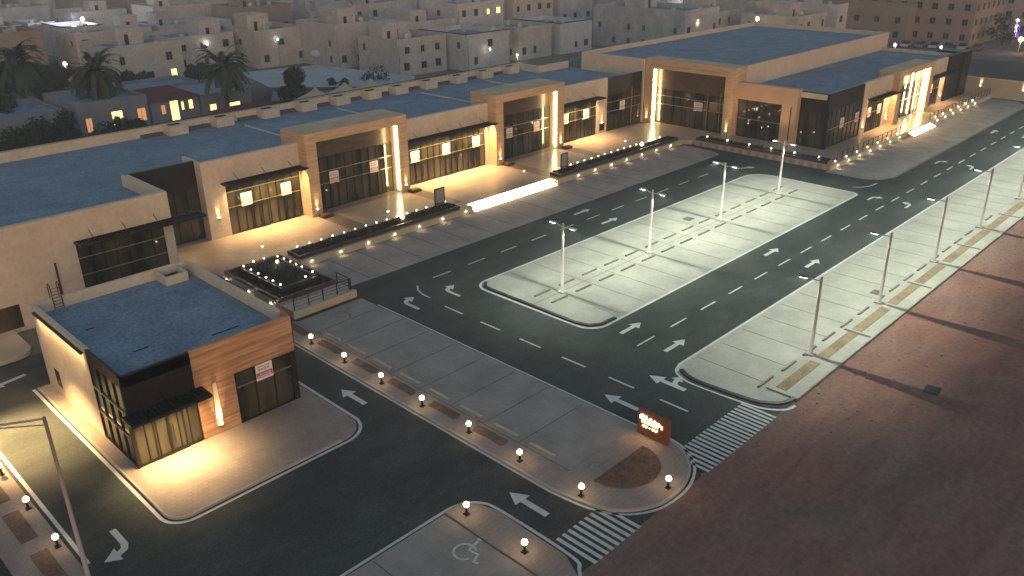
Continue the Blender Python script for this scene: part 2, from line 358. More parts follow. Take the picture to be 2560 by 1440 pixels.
# --- left median
lm=struct('left_median',MB().prism([(5.2,20),(7.7,20),(7.7,62),(5.2,62)],0,.13).build('left_median',paverw))
ribbon(MB(),[(8.0,36.6),(8.0,62)],.2,ZP).build('edge_line',white,asph)
m=MB()
for y in (33.5,37.8,42,46.2,50.4): m.box(6.2,7.0,y-1.7,y+1.3,.131,.15)
m.build('gravel_bed',bed2,lm)
lb=struct('left_building_pavement',MB().prism([(-10,61.4),*arc(12.6,62.6,1.2,270,360,5),(13.8,66.3),(-10,66.3)],0,.3).build('left_building_pavement',retw))
# ---------------- painted markings (all parts of the asphalt road)
def dash(x0,x1,y0,y1): MB().quad((x0,y0,ZP),(x1,y0,ZP),(x1,y1,ZP),(x0,y1,ZP)).build('lane_dash',white,asph)
for i in range(26): x=44.1+4.14*i; dash(x,x+2.1,30.75,30.9)
for i in range(6): y=23.3+4.13*i; dash(39.06,39.22,y,y+2.1)
for i in range(11): x=42.3+4.14*i; dash(x,x+2.1,51.08,51.22)
def rot2(pts,x,y,a): c,s=math.cos(a),math.sin(a); return [(x+p[0]*c-p[1]*s,y+p[0]*s+p[1]*c) for p in pts]
STR=[(-1.25,-.17),(.35,-.17),(.35,-.5),(1.25,0),(.35,.5),(.35,.17),(-1.25,.17)]
TURNL=[(-1.25,-.16),(.3,-.16),(.75,.05),(.95,.5),(1.3,.5),(.85,1.25),(.2,.5),(.55,.5),(.4,.25),(.1,.16),(-1.25,.16)]
def arrow(x,y,a,shape=STR,sc=1.0): MB().poly(rot2([(p[0]*sc,p[1]*sc) for p in shape],x,y,R(a)),ZP).build('direction_arrow',white,asph)
for x in (46.1,67.4): arrow(x,32.9,0); arrow(x-.1,28.9,0)
MIR=[(p[0],-p[1]) for p in TURNL][::-1]
for x in (89.4,109.3): arrow(x,32.9,0,MIR,.8); arrow(x,28.9,0,TURNL,.8)
for x in (131,152): arrow(x,32.9,0); arrow(x,28.9,0)
arrow(37.2,27.0,90,STR,1.1); arrow(41.2,26.3,90,STR,1.15)
MB().poly(rot2([(-1.2,-.1),(-.75,-.2),(-.55,-.45),(-.5,-.7),(-.8,-.7),(-.3,-1.25),(.15,-.7),(-.15,-.7),(-.2,-.35),(-.5,0.0),(-.8,.1)],41.2,26.3,R(90)),ZP+.003).build('direction_arrow',white,asph)
arrow(37.4,48.4,90,MIR,1.0); arrow(41.3,47.8,90,MIR,.95)
ribbon(MB(),[(39.4,48.2),(39.45,49.2),(39.75,50.1),(40.3,50.8)],.16,ZP).build('lane_dash',white,asph)
arrow(64.6,53.1,0); arrow(64.3,49.2,0); arrow(90.4,52.6,-18); arrow(91.1,49.1,-30)
ribbon(MB(),[(91.9,36.1),(92.6,35.3),(93.8,34.8),(95.3,34.7)],.18,ZP).build('lane_dash',white,asph)
arrow(25.8,24.4,90,STR,1.1); arrow(25.9,40.0,90,STR,1.05); arrow(11.0,58.6,190,STR,1.0)
arrow(9.8,37.0,-90,MIR,1.0)
def zebra(x0,x1,y0,y1,n):
    m=MB(); st=(x1-x0)/n
    for i in range(n):
        a=x0+i*st; m.quad((a,y0,ZP+.004),(a+st*.52,y0,ZP+.004),(a+st*.52,y1,ZP+.004),(a,y1,ZP+.004))
    m.build('pedestrian_crossing',white,asph)
zebra(34.6,42.5,19.0,21.4,20); zebra(24.7,28.6,19.0,21.5,9)
def wheelchair(x,y,a,z,mt,par,sc=1.0):
    m=MB(); ribbon(m,rot2([(p[0]*sc,p[1]*sc) for p in arc(0,0,.55,40,330,14)],x,y,a),.12*sc,z)
    ribbon(m,rot2([(0.1*sc,.95*sc),(.1*sc,.2*sc),(.65*sc,.2*sc),(.8*sc,-.35*sc),(1.05*sc,-.3*sc)],x,y,a),.14*sc,z+.001)
    m.poly(rot2([(p[0]*sc,p[1]*sc) for p in arc(.1,1.12,.14,0,330,8)],x,y,a),z)
    m.build('wheelchair_symbol',mt,par)
wheelchair(21.0,24.1,R(-80),.055,white,rb,1.0); wheelchair(30.6,23.7,R(-90),.155,whitef,front,.8)
wheelchair(32.6,50.8,R(-60),.055,whitef,rowB,1.0); wheelchair(37.2,57.7,R(0),.03,whitef,rowA,1.0)
# patches, manholes and tyre stains on the dusty road
MB().prism(rot2([(-.55,-.45),(.55,-.45),(.55,.45),(-.55,.45)],52.1,13.3,.1),.005,.02).build('drain_cover',kerbd,road)
MB().prism(arc(42.8,4.6,.35,0,340,12),.005,.02).build('drain_cover',kerbd,road)
# sand blown over the asphalt edge, pebbles and litter on the dusty road
rn=random.Random(9); up=[]; x=24.6; yy=19.1
while x<43: up.append((x,yy)); x+=rn.uniform(.25,.7); yy=18.95+abs(rn.gauss(0,.16))
MB().poly([(24.6,18.7)]+[(43.2,18.7)]+up[::-1],.0125).build('sand_drift',sandroad,road)
m=MB()
for k in range(900):
    x=rn.uniform(20,110); y=18.8-abs(rn.gauss(0,5)); q=rn.uniform(.02,.075)
    m.prism([(x+q*rn.uniform(.6,1.2)*math.cos(R(a)),y+q*rn.uniform(.6,1.2)*math.sin(R(a))) for a in (0,72,144,216,288)],.005,.005+q*.8)
tag(m.build('pebbles',mat('pebble',(.30,.24,.20),.9,(.14,.11,.10),.8)),'scattered pebbles and grit along the dusty road','pebbles',kind='stuff')
# ---------------- wheel stops
stopm=mat('stop_concrete',(.27,.25,.21),.8,(.20,.19,.16),3)
def stop_mesh(n='wheel_stop'):
    m=MB(); m.box(-.95,.95,-.09,.09,0,.07); m.prism([(-.92,-.06),(.92,-.06),(.92,.06),(-.92,.06)],.07,.12)
    return m
ws=None
def wheelstop(x,y,z,label,group,rz=0,mt=None):
    o=stop_mesh().build('wheel_stop',mt or stopm,None)
    o.location=(x,y,z); o.rotation_euler=(0,0,rz); tag(o,label,'wheel stop',group)
for k,(y,nm) in enumerate(((42.05,'back row of the bright island'),(40.2,'front row of the bright island'))):
    for i in range(14):
        wheelstop(46.3+3.04*i,y,Z1,f'concrete wheel stop, {ORD[i+1]} from the near end in the {nm}','wheel stops on the lit island')
for i in range(16):
    wheelstop(45.7+3.0*i,21.5 if i else 21.6,Z1,f'concrete wheel stop in the bays beside the dusty road, {ORD[i+1]} from the crossing','wheel stops by the dusty road')
for i in range(8):
    wheelstop(29.9,27.1+3.0*i,.05,f'wheel stop in the dim row behind the globe lamps, {ORD[i+1]} from the sign','wheel stops behind the globe lamps',R(90),mulch if 0 else kerbl)
# ============================================================ STREET LAMPS
def lamp_pole(x,y,label,group,arms,h,mt,zb,power,glow):
    t=thing('street_lamp',label,'street lamp',(x,y,zb),group)
    MB().box(x-.28,x+.28,y-.28,y+.28,zb,zb+.12).build('base_plate',mt,t)
    MB().tube([(x,y,zb+.12),(x,y,zb+h)],.13,10,0,.085).build('pole',mt,t,smooth=True)
    for dx,dy,ln,rise in arms:
        a=Vector((x,y,zb+h-.35)); b=a+Vector((dx*ln,dy*ln,rise))
        ar=MB().tube([tuple(a),tuple(b)],.04,6).build('arm',mt,t)
        hd=MB(); e=b+Vector((dx*.6,dy*.6,rise*.15)); w=Vector((-dy,dx,0))*.14
        for zz in (0,): 
            pts=[b-w*.6,b+w*.6,e+w,e-w]
            hd.prism([(p.x,p.y) for p in pts],b.z-.04,b.z+.05)
        hd.build('lamp_head',frame if not glow else mt,t)
        MB().prism([((p*.9+(b+e)/2*.1).x,(p*.9+(b+e)/2*.1).y) for p in pts],b.z-.055,b.z-.042).build('led_panel',mat('led_panel',(.9,.9,.8),.5,emit=(.95,1,.85),es=18,sample=False),t)
        c=(b+e)/2; c.z=b.z-.07
        light('SPOT',tuple(c),power,COOL,t,size=.012,to=(c.x,c.y+dy*.6,0),spot=139 if glow else 150,blend=.5,batwing=1.7)
    return t
for i,x in enumerate((47.55,59.7,71.9,83.9)):
    lamp_pole(x,41.0,f'tall white double-arm lamp post, {ORD[i+1]} from the near end of the lit parking island','street lamps on the island',((0,1,.75,.22),(0,-1,.75,.12)),6.0,polem,Z1,(350,560,600,470)[i],True)
for i,x in enumerate((51.1,62.8,74.6,86.8,99.2,111.3,123.5,136,148.2)):
    lamp_pole(x,21.15,f'grey single-arm lamp post in the planted strip by the dusty road, {ORD[i+1]} from the crossing','street lamps by the dusty road',((0,1,.95,.0),),5.9,poler,.12,760 if i else 540,False)
# tall lamp in the left foreground
t=thing('street_lamp','very tall dark lamp post with a long double bracket in the left foreground','street lamp',(7.4,34.5,.13),'lamp posts in the left foreground')
MB().box(7.1,7.7,34.2,34.8,.13,.3).build('base_plate',poler,t)
MB().tube([(7.4,34.5,.3),(7.4,34.5,9.5)],.11,10,0,.07).build('pole',poler,t,smooth=True)
MB().tube([(7.4,34.5,9.4),(4.9,35.2,9.75)],.05,6).build('arm',poler,t)
MB().tube([(7.4,34.5,9.1),(4.9,35.2,9.7)],.03,6).build('arm',poler,t)
MB().box(4.2,4.95,35.05,35.4,9.7,9.8).build('lamp_head',frame,t)
# warm lamp that lights the left lane (stands just outside the frame)
t=thing('street_lamp','warm wall-height lamp post beside the left lane','street lamp',(5.6,52.5,.13),'lamp posts in the left foreground')
MB().tube([(5.6,52.5,.13),(5.6,52.5,6.2)],.09,10,0,.06).build('pole',poler,t,smooth=True)
MB().tube([(5.6,52.5,6.0),(7.2,52.5,6.3)],.04,6).build('arm',poler,t)
MB().box(7.1,7.8,52.35,52.65,6.25,6.34).build('lamp_head',frame,t)
light('SPOT',(7.6,52.0,6.1),13000,(1,.62,.27),t,size=.05,to=(9.0,50.3,0),spot=85,blend=1)
# ============================================================ GLOBE LAMPS
def globe_lamp(x,y,zb,label):
    t=thing('globe_lamp',label,'globe lamp',(x,y,zb),'glowing globe lamps along the kerb')
    m=MB(); m.box(x-.13,x+.13,y-.13,y+.13,zb,zb+.06); m.tube([(x,y,zb+.06),(x,y,zb+.42)],.07,8); m.tube([(x,y,zb+.42),(x,y,zb+.48)],.12,10)
    m.build('post',frame,t)
    MB().ball((x,y,zb+.62),.155).build('globe',globe,t,smooth=True)
    t['lit']=True
for i,y in enumerate((48.1,44.0,39.85,35.7,31.4,27.2,22.7)):
    globe_lamp(28.1,y,.13,f'round glowing globe lamp on the long front pavement, {ORD[i+1]} from the kiosk corner')
globe_lamp(31.8,19.75,.13,'round glowing globe lamp on the rounded nose between the two crossings')
globe_lamp(22.9,26.0,.13,'round glowing globe lamp at the rounded corner of the bottom car park')
globe_lamp(22.9,21.9,.13,'round glowing globe lamp beside the wheelchair bay at the bottom')
for i,y in enumerate((47.3,43.0,38.8)):
    globe_lamp(7.4,y,.13,f'round glowing globe lamp on the left median, {ORD[i+1]} from the top')
rnd=random.Random(5)
for i,(x,y) in enumerate(((28.9,48.0),(28.85,39.7),(28.85,31.3))):
    m=MB()
    for k in range(60):
        a=rnd.uniform(0,6.28); r=rnd.uniform(.02,.22); z=rnd.uniform(.2,.8); p=Vector((x+r*math.cos(a),y+r*math.sin(a),.15+z)); q=Vector((rnd.uniform(-.06,.06),rnd.uniform(-.06,.06),rnd.uniform(-.03,.06)))
        m.tri(p,p+q,p+Vector((q.y,-q.x,.05)))
    t=thing('young_shrub',f'thin young shrub in the gravel behind the {("first","third","fifth")[i]} globe lamp from the kiosk','shrub',(x,y,.15),'young shrubs behind the globe lamps')
    m.build('foliage',leaf,t); MB().tube([(x,y,.15),(x,y,.75)],.015,5).build('stem',bark,t)
# ============================================================ ILLUMINATED SIGN
t=thing('entrance_sign','wood-faced illuminated entrance sign with glowing lettering beside the crossing','sign',(35.1,23.1,.13))
sg=wave_mat('sign_face',(.15,.05,.022),(.24,.09,.04),(.4,2,2))
MB().box(35.0,35.25,22.0,24.15,.13,1.75).build('sign_board',sg,t)
m=MB(); rr=random.Random(3)
def lt(y0,y1,z0,z1): m.box(34.955,34.998,y0,y1,z0,z1)
# top word pair: tall joined script strokes with descenders
def script(ya,yb,zb,h):
    lt(yb,ya,zb,zb+.05*h/.3)
    y=ya
    while y>yb+.03:
        hh=rr.choice((.35,.55,.9,1.0,.45))*h; lt(y-.035,y,zb,zb+hh)
        if rr.random()<.5: lt(y-.09,y,zb+hh*.55,zb+hh*.55+.035)
        if rr.random()<.4: lt(y-.07,y-.03,zb-.08,zb-.045)
        y-=rr.uniform(.07,.10)
script(24.0,23.52,1.28,.24); script(23.42,22.92,1.22,.24); script(22.92,22.6,1.24,.26); lt(22.42,22.58,1.2,1.25); lt(22.42,22.47,1.05,1.2)
def word(ya,yb,z0,z1,n):
    w=(ya-yb)/n
    for k in range(n):
        a=ya-k*w; lt(a-w*.25,a-w*.05,z0,z1); 
        lt(a-w*.8,a-w*.25,*( (z0,z0+.035),(z1-.035,z1),((z0+z1)/2-.018,(z0+z1)/2+.018))[k%3])
        if k%2: lt(a-w*.85,a-w*.65,z0,z1)
word(23.85,23.3,1.0,1.14,7); word(23.2,22.7,1.0,1.14,7); word(23.78,23.42,.72,.84,5); lt(23.24,23.3,.76,.8); word(23.1,22.72,.72,.84,5)
m.build('lettering',letter,t)
# ============================================================ FACADE HELPERS
class Fr:
    """facade frame: u along the wall, v height, d outwards"""
    def __init__(s,axis,c): s.a=axis;s.c=c
    def box(s,m,u0,u1,v0,v1,d0,d1,mi=0):
        if s.a=='y': m.box(u0,u1,s.c-d1,s.c-d0,v0,v1,mi)
        else: m.box(s.c-d1,s.c-d0,u0,u1,v0,v1,mi)
        return m
    def pt(s,u,v,d): return (u,s.c-d,v) if s.a=='y' else (s.c-d,u,v)
PZ=.6
def storefront(F,par,u0,u1,v0,v1,nv,rows,d=-.05,doors=(),fm=None,heavy=()):
    """glass with mullions set in the wall opening"""
    g=F.box(MB(),u0,u1,v0,v1,d-.06,d).build('shop_window',glass,par)
    m=MB(); w=.032
    F.box(m,u0,u1,v0,v0+.1,d+.001,d+.07); F.box(m,u0,u1,v1-.1,v1,d+.001,d+.07)
    for i in range(nv+1):
        u=u0+(u1-u0)*i/nv; ww=w*(1.8 if i in heavy or i in (0,nv) else 1)
        F.box(m,max(u0,u-ww),min(u1,u+ww),v0+.1,v1-.1,d+.003,d+.075)
    m.build('mullion_frame',fm or frame,g)
    m=MB()
    for r in rows: F.box(m,u0+.05,u1-.05,r-.035,r+.035,d+.004,d+.085)
    if rows: m.build('transom',frameb,g)
    for k,(a,b,top) in enumerate(doors):
        m=MB()
        F.box(m,a,a+.07,v0,top,d+.08,d+.12); F.box(m,b-.07,b,v0,top,d+.08,d+.12); F.box(m,a,b,top-.08,top,d+.082,d+.118)
        c=(a+b)/2; F.box(m,c-.05,c+.05,v0,top-.08,d+.081,d+.119)
        F.box(m,a+.07,b-.07,v0+.0,v0+.14,d+.083,d+.117)
        F.box(m,c-.2,c-.16,v0+.7,v0+1.9,d+.12,d+.17); F.box(m,c+.16,c+.2,v0+.7,v0+1.9,d+.12,d+.17)
        m.build('door',frame,g)
    return g
def canopy(F,par,u0,u1,v,depth=1.4,br=3,power=0,color=WARM,slats=True):
    m=MB(); F.box(m,u0,u1,v-.06,v+.12,depth-.12,depth); F.box(m,u0,u1,v-.06,v+.12,.0,.12); F.box(m,u0,u0+.12,v-.06,v+.12,.12,depth-.12); F.box(m,u1-.12,u1,v-.06,v+.12,.12,depth-.12)
    n=int((u1-u0)/.28)
    for i in range(n): a=u0+.12+(u1-u0-.24)*i/n; F.box(m,a,a+.07,v-.02,v+.08,.12,depth-.12)
    F.box(m,u0+.12,u1-.12,v-.05,v-.03,.12,depth-.12)
    c=m.build('canopy',frame,par)
    m=MB()
    for i in range(br):
        u=u0+(u1-u0)*(i+.5)/br; m.tube([F.pt(u,v+.1,depth*.75),F.pt(u,v+.75,.0)],.025,6)
    m.build('tie_rod',frame,c)
    if power:
        m=MB(); F.box(m,u0+.5,u1-.5,v-.10,v-.065,depth*.45,depth*.45+.08); m.build('light_bar',ledw,c)
        p=F.pt((u0+u1)/2,v-.14,depth*.45+.04); q=F.pt((u0+u1)/2,0,depth*.75+.04)
        o=light('AREA',p,power,color,par,'canopy_light',size=(u1-u0)-1,size2=.25,to=(p[0],p[1],0),spread=115)
        if F.a=='y': o.rotation_euler=(R(-7),0,0)
    return c
def sconce(F,par,u,v,power=22,d=0.0,label=None):
    m=MB(); F.box(m,u-.09,u+.09,v-.12,v+.0,d,d+.16)
    b=m.build('wall_light',frame,par)
    m=MB(); F.box(m,u-.07,u+.07,v+.0,v+.04,d+.02,d+.14); m.build('lens',ledw,b)
    p=F.pt(u,v+.06,d+.10); q=F.pt(u,v+1.6,d-.02)
    light('SPOT',p,power*9,WARM,par,'wall_light_beam',size=.02,to=q,spot=44,blend=1)
def rent_poster(F,u0,u1,v0,v1,d,label,big=False):
    loc=F.pt((u0+u1)/2,v0,d); t=thing('rent_poster',label,'poster',loc,'rental posters in the shop windows')
    h=v1-v0
    F.box(MB(),u0,u1,v0,v1,d,d+.012).build('sheet',paper,t)
    b=MB(); F.box(b,u0+.04,u1-.04,v0+h*.16,v0+h*.48,d+.0125,d+.018); b.build('band',magenta if big else pink,t)
    l=MB(); w=u1-u0; rq=random.Random(int(u0*10))
    for r,(z,hh,k) in enumerate(((.82,.05,6),(.62,.10,4))):
        for i in range(k):
            a=u0+w*(.14+.72*i/k); F.box(l,a,a+w*.72/k*.7,v0+h*z,v0+h*(z+hh),d+.0125,d+.016)
    F.box(l,u0+w*.14,u0+w*.86,v0+h*.80,v0+h*.812,d+.0126,d+.0155); F.box(l,u0+w*.14,u0+w*.86,v0+h*.60,v0+h*.612,d+.0126,d+.0155); F.box(l,u0+w*.495,u0+w*.505,v0+h*.612,v0+h*.80,d+.0126,d+.0155)
    l.build('heading',ink,t)
    l=MB(); n=11
    for i in range(n):
        a=u0+w*(.09+.82*i/n); hh=rq.choice((.10,.20,.24,.14)); F.box(l,a,a+w*.03,v0+h*.2,v0+h*(.2+hh),d+.0185,d+.022)
    F.box(l,u0+w*.09,u1-w*.09,v0+h*.2,v0+h*.225,d+.0187,d+.0215)
    l.build('lettering',paper,t)
def portal(F,par,u0,u1,vtop,dep,leg,head,z0=PZ,strip_side=1,inner=None,back=3.0,mt=None,plinth=True,panel_v=6.1,pz0=None):
    """projecting stone portal: two legs and a head, dark panel and glass inside"""
    m=MB(); mt=mt or stone
    F.box(m,u0,u0+leg,z0,vtop,-back,dep); F.box(m,u1-leg,u1,z0,vtop,-back,dep); F.box(m,u0+leg,u1-leg,vtop-head,vtop,-back,dep)
    p=m.build('portal',mt,par)
    F.box(MB(),u0+leg,u1-leg,panel_v,vtop-head,-.25,-.02).build('upper_panel',brownp,p)
    storefront(F,par,u0+leg,u1-leg,z0,panel_v,10,(3.3,4.6),-.05,doors=((u0+leg+1.2,u0+leg+3.0,3.2),(u1-leg-3.2,u1-leg-1.4,3.2)),heavy=(1,9))
    return p
def lstrip(F,par,u,v0,v1,d,w=.16,mt=None,th=.10):
    m=MB(); F.box(m,u-w/2,u+w/2,v0,v1,d,d+th); m.build('bright_strip',mt or strip,par)
# ============================================================ TERRACE (raised)
ter=[(29.7,52.9),(35.4,52.9),(35.4,54.6),(35.7,61.7),(56.9,61.7),(56.9,62.9),(70.2,62.9),(70.2,61.7),(95.9,61.7),(96.6,60.4),(96.6,41.1),(158,41.1),(158,60),(104,60),(104,76),(27,76),(20,76),(20,66),(27,63.5),(29.7,63.5)]
terr=struct('terrace',MB().prism(ter,0,PZ).build('terrace',[tile]))
# coping and retaining faces
m=MB(); ribbon(m,[(29.6,52.82),(35.5,52.82)],.2,PZ+.03,False,0,0.0)
ribbon(m,[(35.78,61.6),(56.8,61.6)],.2,PZ+.03,False,0,0.0); ribbon(m,[(70.3,61.6),(95.7,61.6)],.2,PZ+.03,False,0,0)
ribbon(m,[(96.7,60.4),(96.7,41.0),(120.4,41.0)],.2,PZ+.03,False,0,0); ribbon(m,[(129.6,41.0),(158,41.0)],.2,PZ+.03,False,0,0)
m.build('retaining_wall',retw,terr)
darkb=tile_mat('dark_floor_band',(.20,.155,.115),(.23,.18,.135),(.16,.12,.09),1.2,.6,.3,.45,.12,.02)
m=MB()
for a,b in ((44.2,56.2),(71,82.4)): m.box(a,b,71.1,72.3,PZ+.001,PZ+.006)
for x in (44.8,56.4,71.3,82.0): m.box(x-.9,x+.9,63.6,71.0,PZ+.001,PZ+.006)
m.build('dark_paving_band',darkb,terr)
m=MB()
for k in range(4):
    m.box(56.9,70.2,61.5+.35*k,61.85+.35*k,0,.15*(k+1)-.001)
m.build('steps',tile,terr)
m=MB()
for k in range(4): m.box(57.0,70.1,61.44+.35*k,61.5+.35*k,.15*k+.05,.15*(k+1)-.02)
m.build('step_light_strip',stepl,terr)
m=MB()
for k in range(3): m.box(120.6,129.4,40.2+.35*k,40.55+.35*k,0,.15*(k+1)-.001)
m.build('steps',tile,terr)
m=MB()
for k in range(4): m.box(121,129,40.14+.35*k,40.2+.35*k,.15*k+.05,.15*(k+1)-.02)
m.build('step_light_strip',stepl,terr)
# railing things
def railing(pts,z,h,sp,label,n_rails=4):
    t=thing('railing',label,'railing',(*pts[0],z),'dark metal railings on the terrace edge')
    m=MB()
    for a,b in zip(pts,pts[1:]):
        for k in range(n_rails): zz=z+h*(k+1)/n_rails; m.tube([(*a,zz),(*b,zz)],.03 if k==n_rails-1 else .014,6)
    m.build('rails',frame,t)
    k=0
    for a,b in zip(pts,pts[1:]):
        A=Vector(a);B=Vector(b);n=max(1,int((B-A).length/sp))
        for i in range(n+1):
            p=A+(B-A)*i/n; MB().box(p.x-.035,p.x+.035,p.y-.035,p.y+.035,z,z+h).build('post',frame,t)
railing([(29.9,53.1),(35.2,53.1)],PZ,1.0,1.3,'dark railing above the cream wall beside the square planter')
railing([(35.2,53.3),(35.2,55.0)],PZ,1.0,1.5,'short return of dark railing at the corner behind the square planter')
railing([(99,41.35),(120.2,41.35)],PZ,1.0,1.5,'long dark railing left of the far lit steps',2)
railing([(129.8,41.35),(157,41.35)],PZ,1.0,1.5,'long dark railing right of the far lit steps',2)
# planters
def planter(x0,x1,y0,y1,z0,z1,label,bed=soil,rim=granite):
    t=thing('planter',label,'planter',((x0+x1)/2,(y0+y1)/2,z0),'dark granite planters on the terrace')
    m=MB(); w=.16
    m.box(x0,x1,y0,y0+w,z0,z1); m.box(x0,x1,y1-w,y1,z0,z1); m.box(x0,x0+w,y0+w,y1-w,z0,z1); m.box(x1-w,x1,y0+w,y1-w,z0,z1)
    m.build('rim',rim,t); MB().box(x0+w,x1-w,y0+w,y1-w,z0+.002,z1-.06).build('soil_bed',bed,t)
    return t
planter(36.0,55.4,61.95,63.9,PZ,PZ+.35,'long low dark planter left of the lit steps')
planter(71.2,95.4,61.95,63.6,PZ,PZ+.35,'long low dark planter right of the lit steps')
planter(97.0,98.6,41.6,60.2,PZ,PZ+.35,'dark planter along the near end of the far wing')
# square two-tier planter
t=thing('planter','square two-tier dark planter ringed by small white lights beside the kiosk','planter',(32.4,59.4,PZ),'dark granite planters on the terrace')
m=MB()
for (a,b,c,d_,h0,h1) in ((29.8,35.2,55.2,63.9,PZ+.001,PZ+.3),(30.7,34.3,56.3,62.8,PZ+.3,PZ+.62)):
    w=.18; m.box(a,b,c,c+w,h0,h1); m.box(a,b,d_-w,d_,h0,h1); m.box(a,a+w,c+w,d_-w,h0,h1); m.box(b-w,b,c+w,d_-w,h0,h1)
m.build('rim',granite,t); MB().box(29.98,35.02,55.38,63.72,PZ+.001,PZ+.22).build('soil_bed',soil,t); MB().box(30.88,34.12,56.48,62.62,PZ+.3,PZ+.56).build('soil_bed',soil,t)
# plants in planters: low ground cover tufts as one stuff object
rnd=random.Random(11); m=MB()
def tufts(x0,x1,y0,y1,z,n):
    for _ in range(n):
        x=rnd.uniform(x0,x1);y=rnd.uniform(y0,y1);h=rnd.uniform(.08,.28)
        for k in range(5):
            a=rnd.uniform(0,6.28);r=rnd.uniform(.05,.16)
            m.tri((x,y,z),(x+r*math.cos(a),y+r*math.sin(a),z+h),(x+r*math.cos(a+.7),y+r*math.sin(a+.7),z+h*.8))
tufts(36.3,55.1,62.2,63.7,PZ+.28,520); tufts(71.5,95.1,62.2,63.4,PZ+.28,560); tufts(97.2,98.4,41.8,60,PZ+.28,260); tufts(30.0,35.0,55.4,56.2,PZ+.2,90); tufts(30.0,30.6,56.2,63,PZ+.2,80); tufts(31,34,56.6,62.5,PZ+.54,150)
tag(m.build('ground_cover',leaf),'dark low plants filling the terrace planters','ground cover',kind='stuff')
# garden LED spikes
def led(x,y,z,label,mt=None,r=.06,power=0,group='small garden lights in the planters',col=WARM):
    t=thing('garden_light',label,'garden light',(x,y,z),group)
    MB().tube([(x,y,z),(x,y,z+.16)],.02,6).build('spike',frame,t)
    MB().ball((x,y,z+.16+r*.8),r,0,8,6).build('bulb',mt or ledc,t)
    if power: light('POINT',(x,y,z+.4),power,col,t,size=.04)
n=0
for i in range(15):
    x=37.0+1.28*i
    led(x,63.75,PZ+.33,f'small warm garden light, {ORD[i+1]} from the left along the planter left of the steps',ledw if i>8 else ledc)
for i in range(15):
    led(74.8+1.32*i,63.45,PZ+.33,f'small warm garden light, {ORD[i+1]} from the left along the planter right of the steps',ledw)
sq=[(30.9,62.4),(30.9,61.2),(30.9,60.0),(30.9,58.8),(30.9,57.7),(30.9,56.6),(33.2,56.5),(34.2,57.0),(34.2,58.6),(34.2,59.5),(34.2,60.4),(34.2,61.4),(34.1,62.3),(33.0,62.7),(32.0,62.7)]
for i,(x,y) in enumerate(sq): led(x,y,PZ+.62,f'tiny light on the square planter, {ORD[i+1]} around its rim from the left corner',ledc)
led(33.4,61.2,PZ+.56,'bright spotlight among the plants in the square planter',ledw,.12,6)
led(48.6,63.0,PZ+.3,'brightest lamp cluster in the planter left of the steps',ledw,.2,10)
led(88.3,62.8,PZ+.3,'brightest lamp cluster in the planter right of the steps',ledw,.22,12)
for i,(x,y) in enumerate(((35.5,67.4),(49.8,66.9),(70.3,66.9),(90.2,66.9))):
    t=thing('floor_light',f'small round floor light in the terrace paving, {ORD[i+1]} from the left','floor light',(x,y,PZ),'floor lights in the terrace')
    MB().prism(arc(x,y,.13,0,340,10),PZ+.007,PZ+.03).build('ring',metal,t); MB().prism(arc(x,y,.1,0,340,10),PZ+.031,PZ+.05).build('lens',ledw,t)
# lights low in the retaining walls
def wall_lamp(x,y,nx,ny,label,col=WARM,p=5):
    t=thing('step_light',label,'wall light',(x,y,.3),'low lights in the retaining wall')
    ax=.09 if ny else .05; ay=.09 if nx else .05
    MB().box(x-ax+nx*.05,x+ax+nx*.05,y-ay+ny*.05,y+ay+ny*.05,.38,.5).build('housing',metal,t)
    MB().box(x-ax*.8+nx*.11,x+ax*.8+nx*.11,y-ay*.8+ny*.11,y+ay*.8+ny*.11,.36,.48).build('lens',ledw,t)
    light('SPOT',(x+nx*.22,y+ny*.22,.45),p,col,t,size=.04,to=(x+nx*.4,y+ny*.4,0),spot=150,blend=.7)
for i,x in enumerate((36.9,40.05,43.2,46.3,49.4,52.5,55.7)): wall_lamp(x,61.5,0,-1,f'low light in the cream wall left of the lit steps, {ORD[i+1]} from the left')
for i,x in enumerate((73.9,77.0,80.2,83.3,86.5,89.7,92.9)): wall_lamp(x,61.5,0,-1,f'low light in the cream wall right of the lit steps, {ORD[i+1]} from the left')
for i,x in enumerate((98.3,101.4,104.5,107.7,110.9,114.1,117.3)): wall_lamp(x,40.9,0,-1,f'low light in the wall before the far steps, {ORD[i+1]} from the near corner',WARM2,7)
for i,x in enumerate((131.5,134.8,138.1,141.4,144.7,148)): wall_lamp(x,40.9,0,-1,f'low light in the wall beyond the far steps, {ORD[i+1]} from the steps',WARM2,7)
for i,y in enumerate((63.1,59.4,56.0)): wall_lamp(29.65,y,-1,0,f'low light on the kiosk side of the square planter, {ORD[i+1]} from the left',(1,.85,.5),7)
for i,x in enumerate((98.4,101.5,104.6,107.8,111.0,114.2,117.4)): led(x,41.25,PZ,f'small light above the wall before the far steps, {ORD[i+1]} from the corner',ledw,.07,group='small lights on top of the wall before the far steps')
for i,x in enumerate((131.6,134.9,138.2,141.5,144.8,148.1)): led(x,41.25,PZ,f'small light on top of the wall beyond the far steps, {ORD[i+1]} from the steps',ledw,.09,group='small lights on top of the wall beyond the far steps')
for i,y in enumerate((58.8,55.7,52.5,49.4,46.2,43.0)): led(97.6,y,PZ+.35,f'small white light in the far wing end planter, {ORD[i+1]} from the left',ledc,.085)
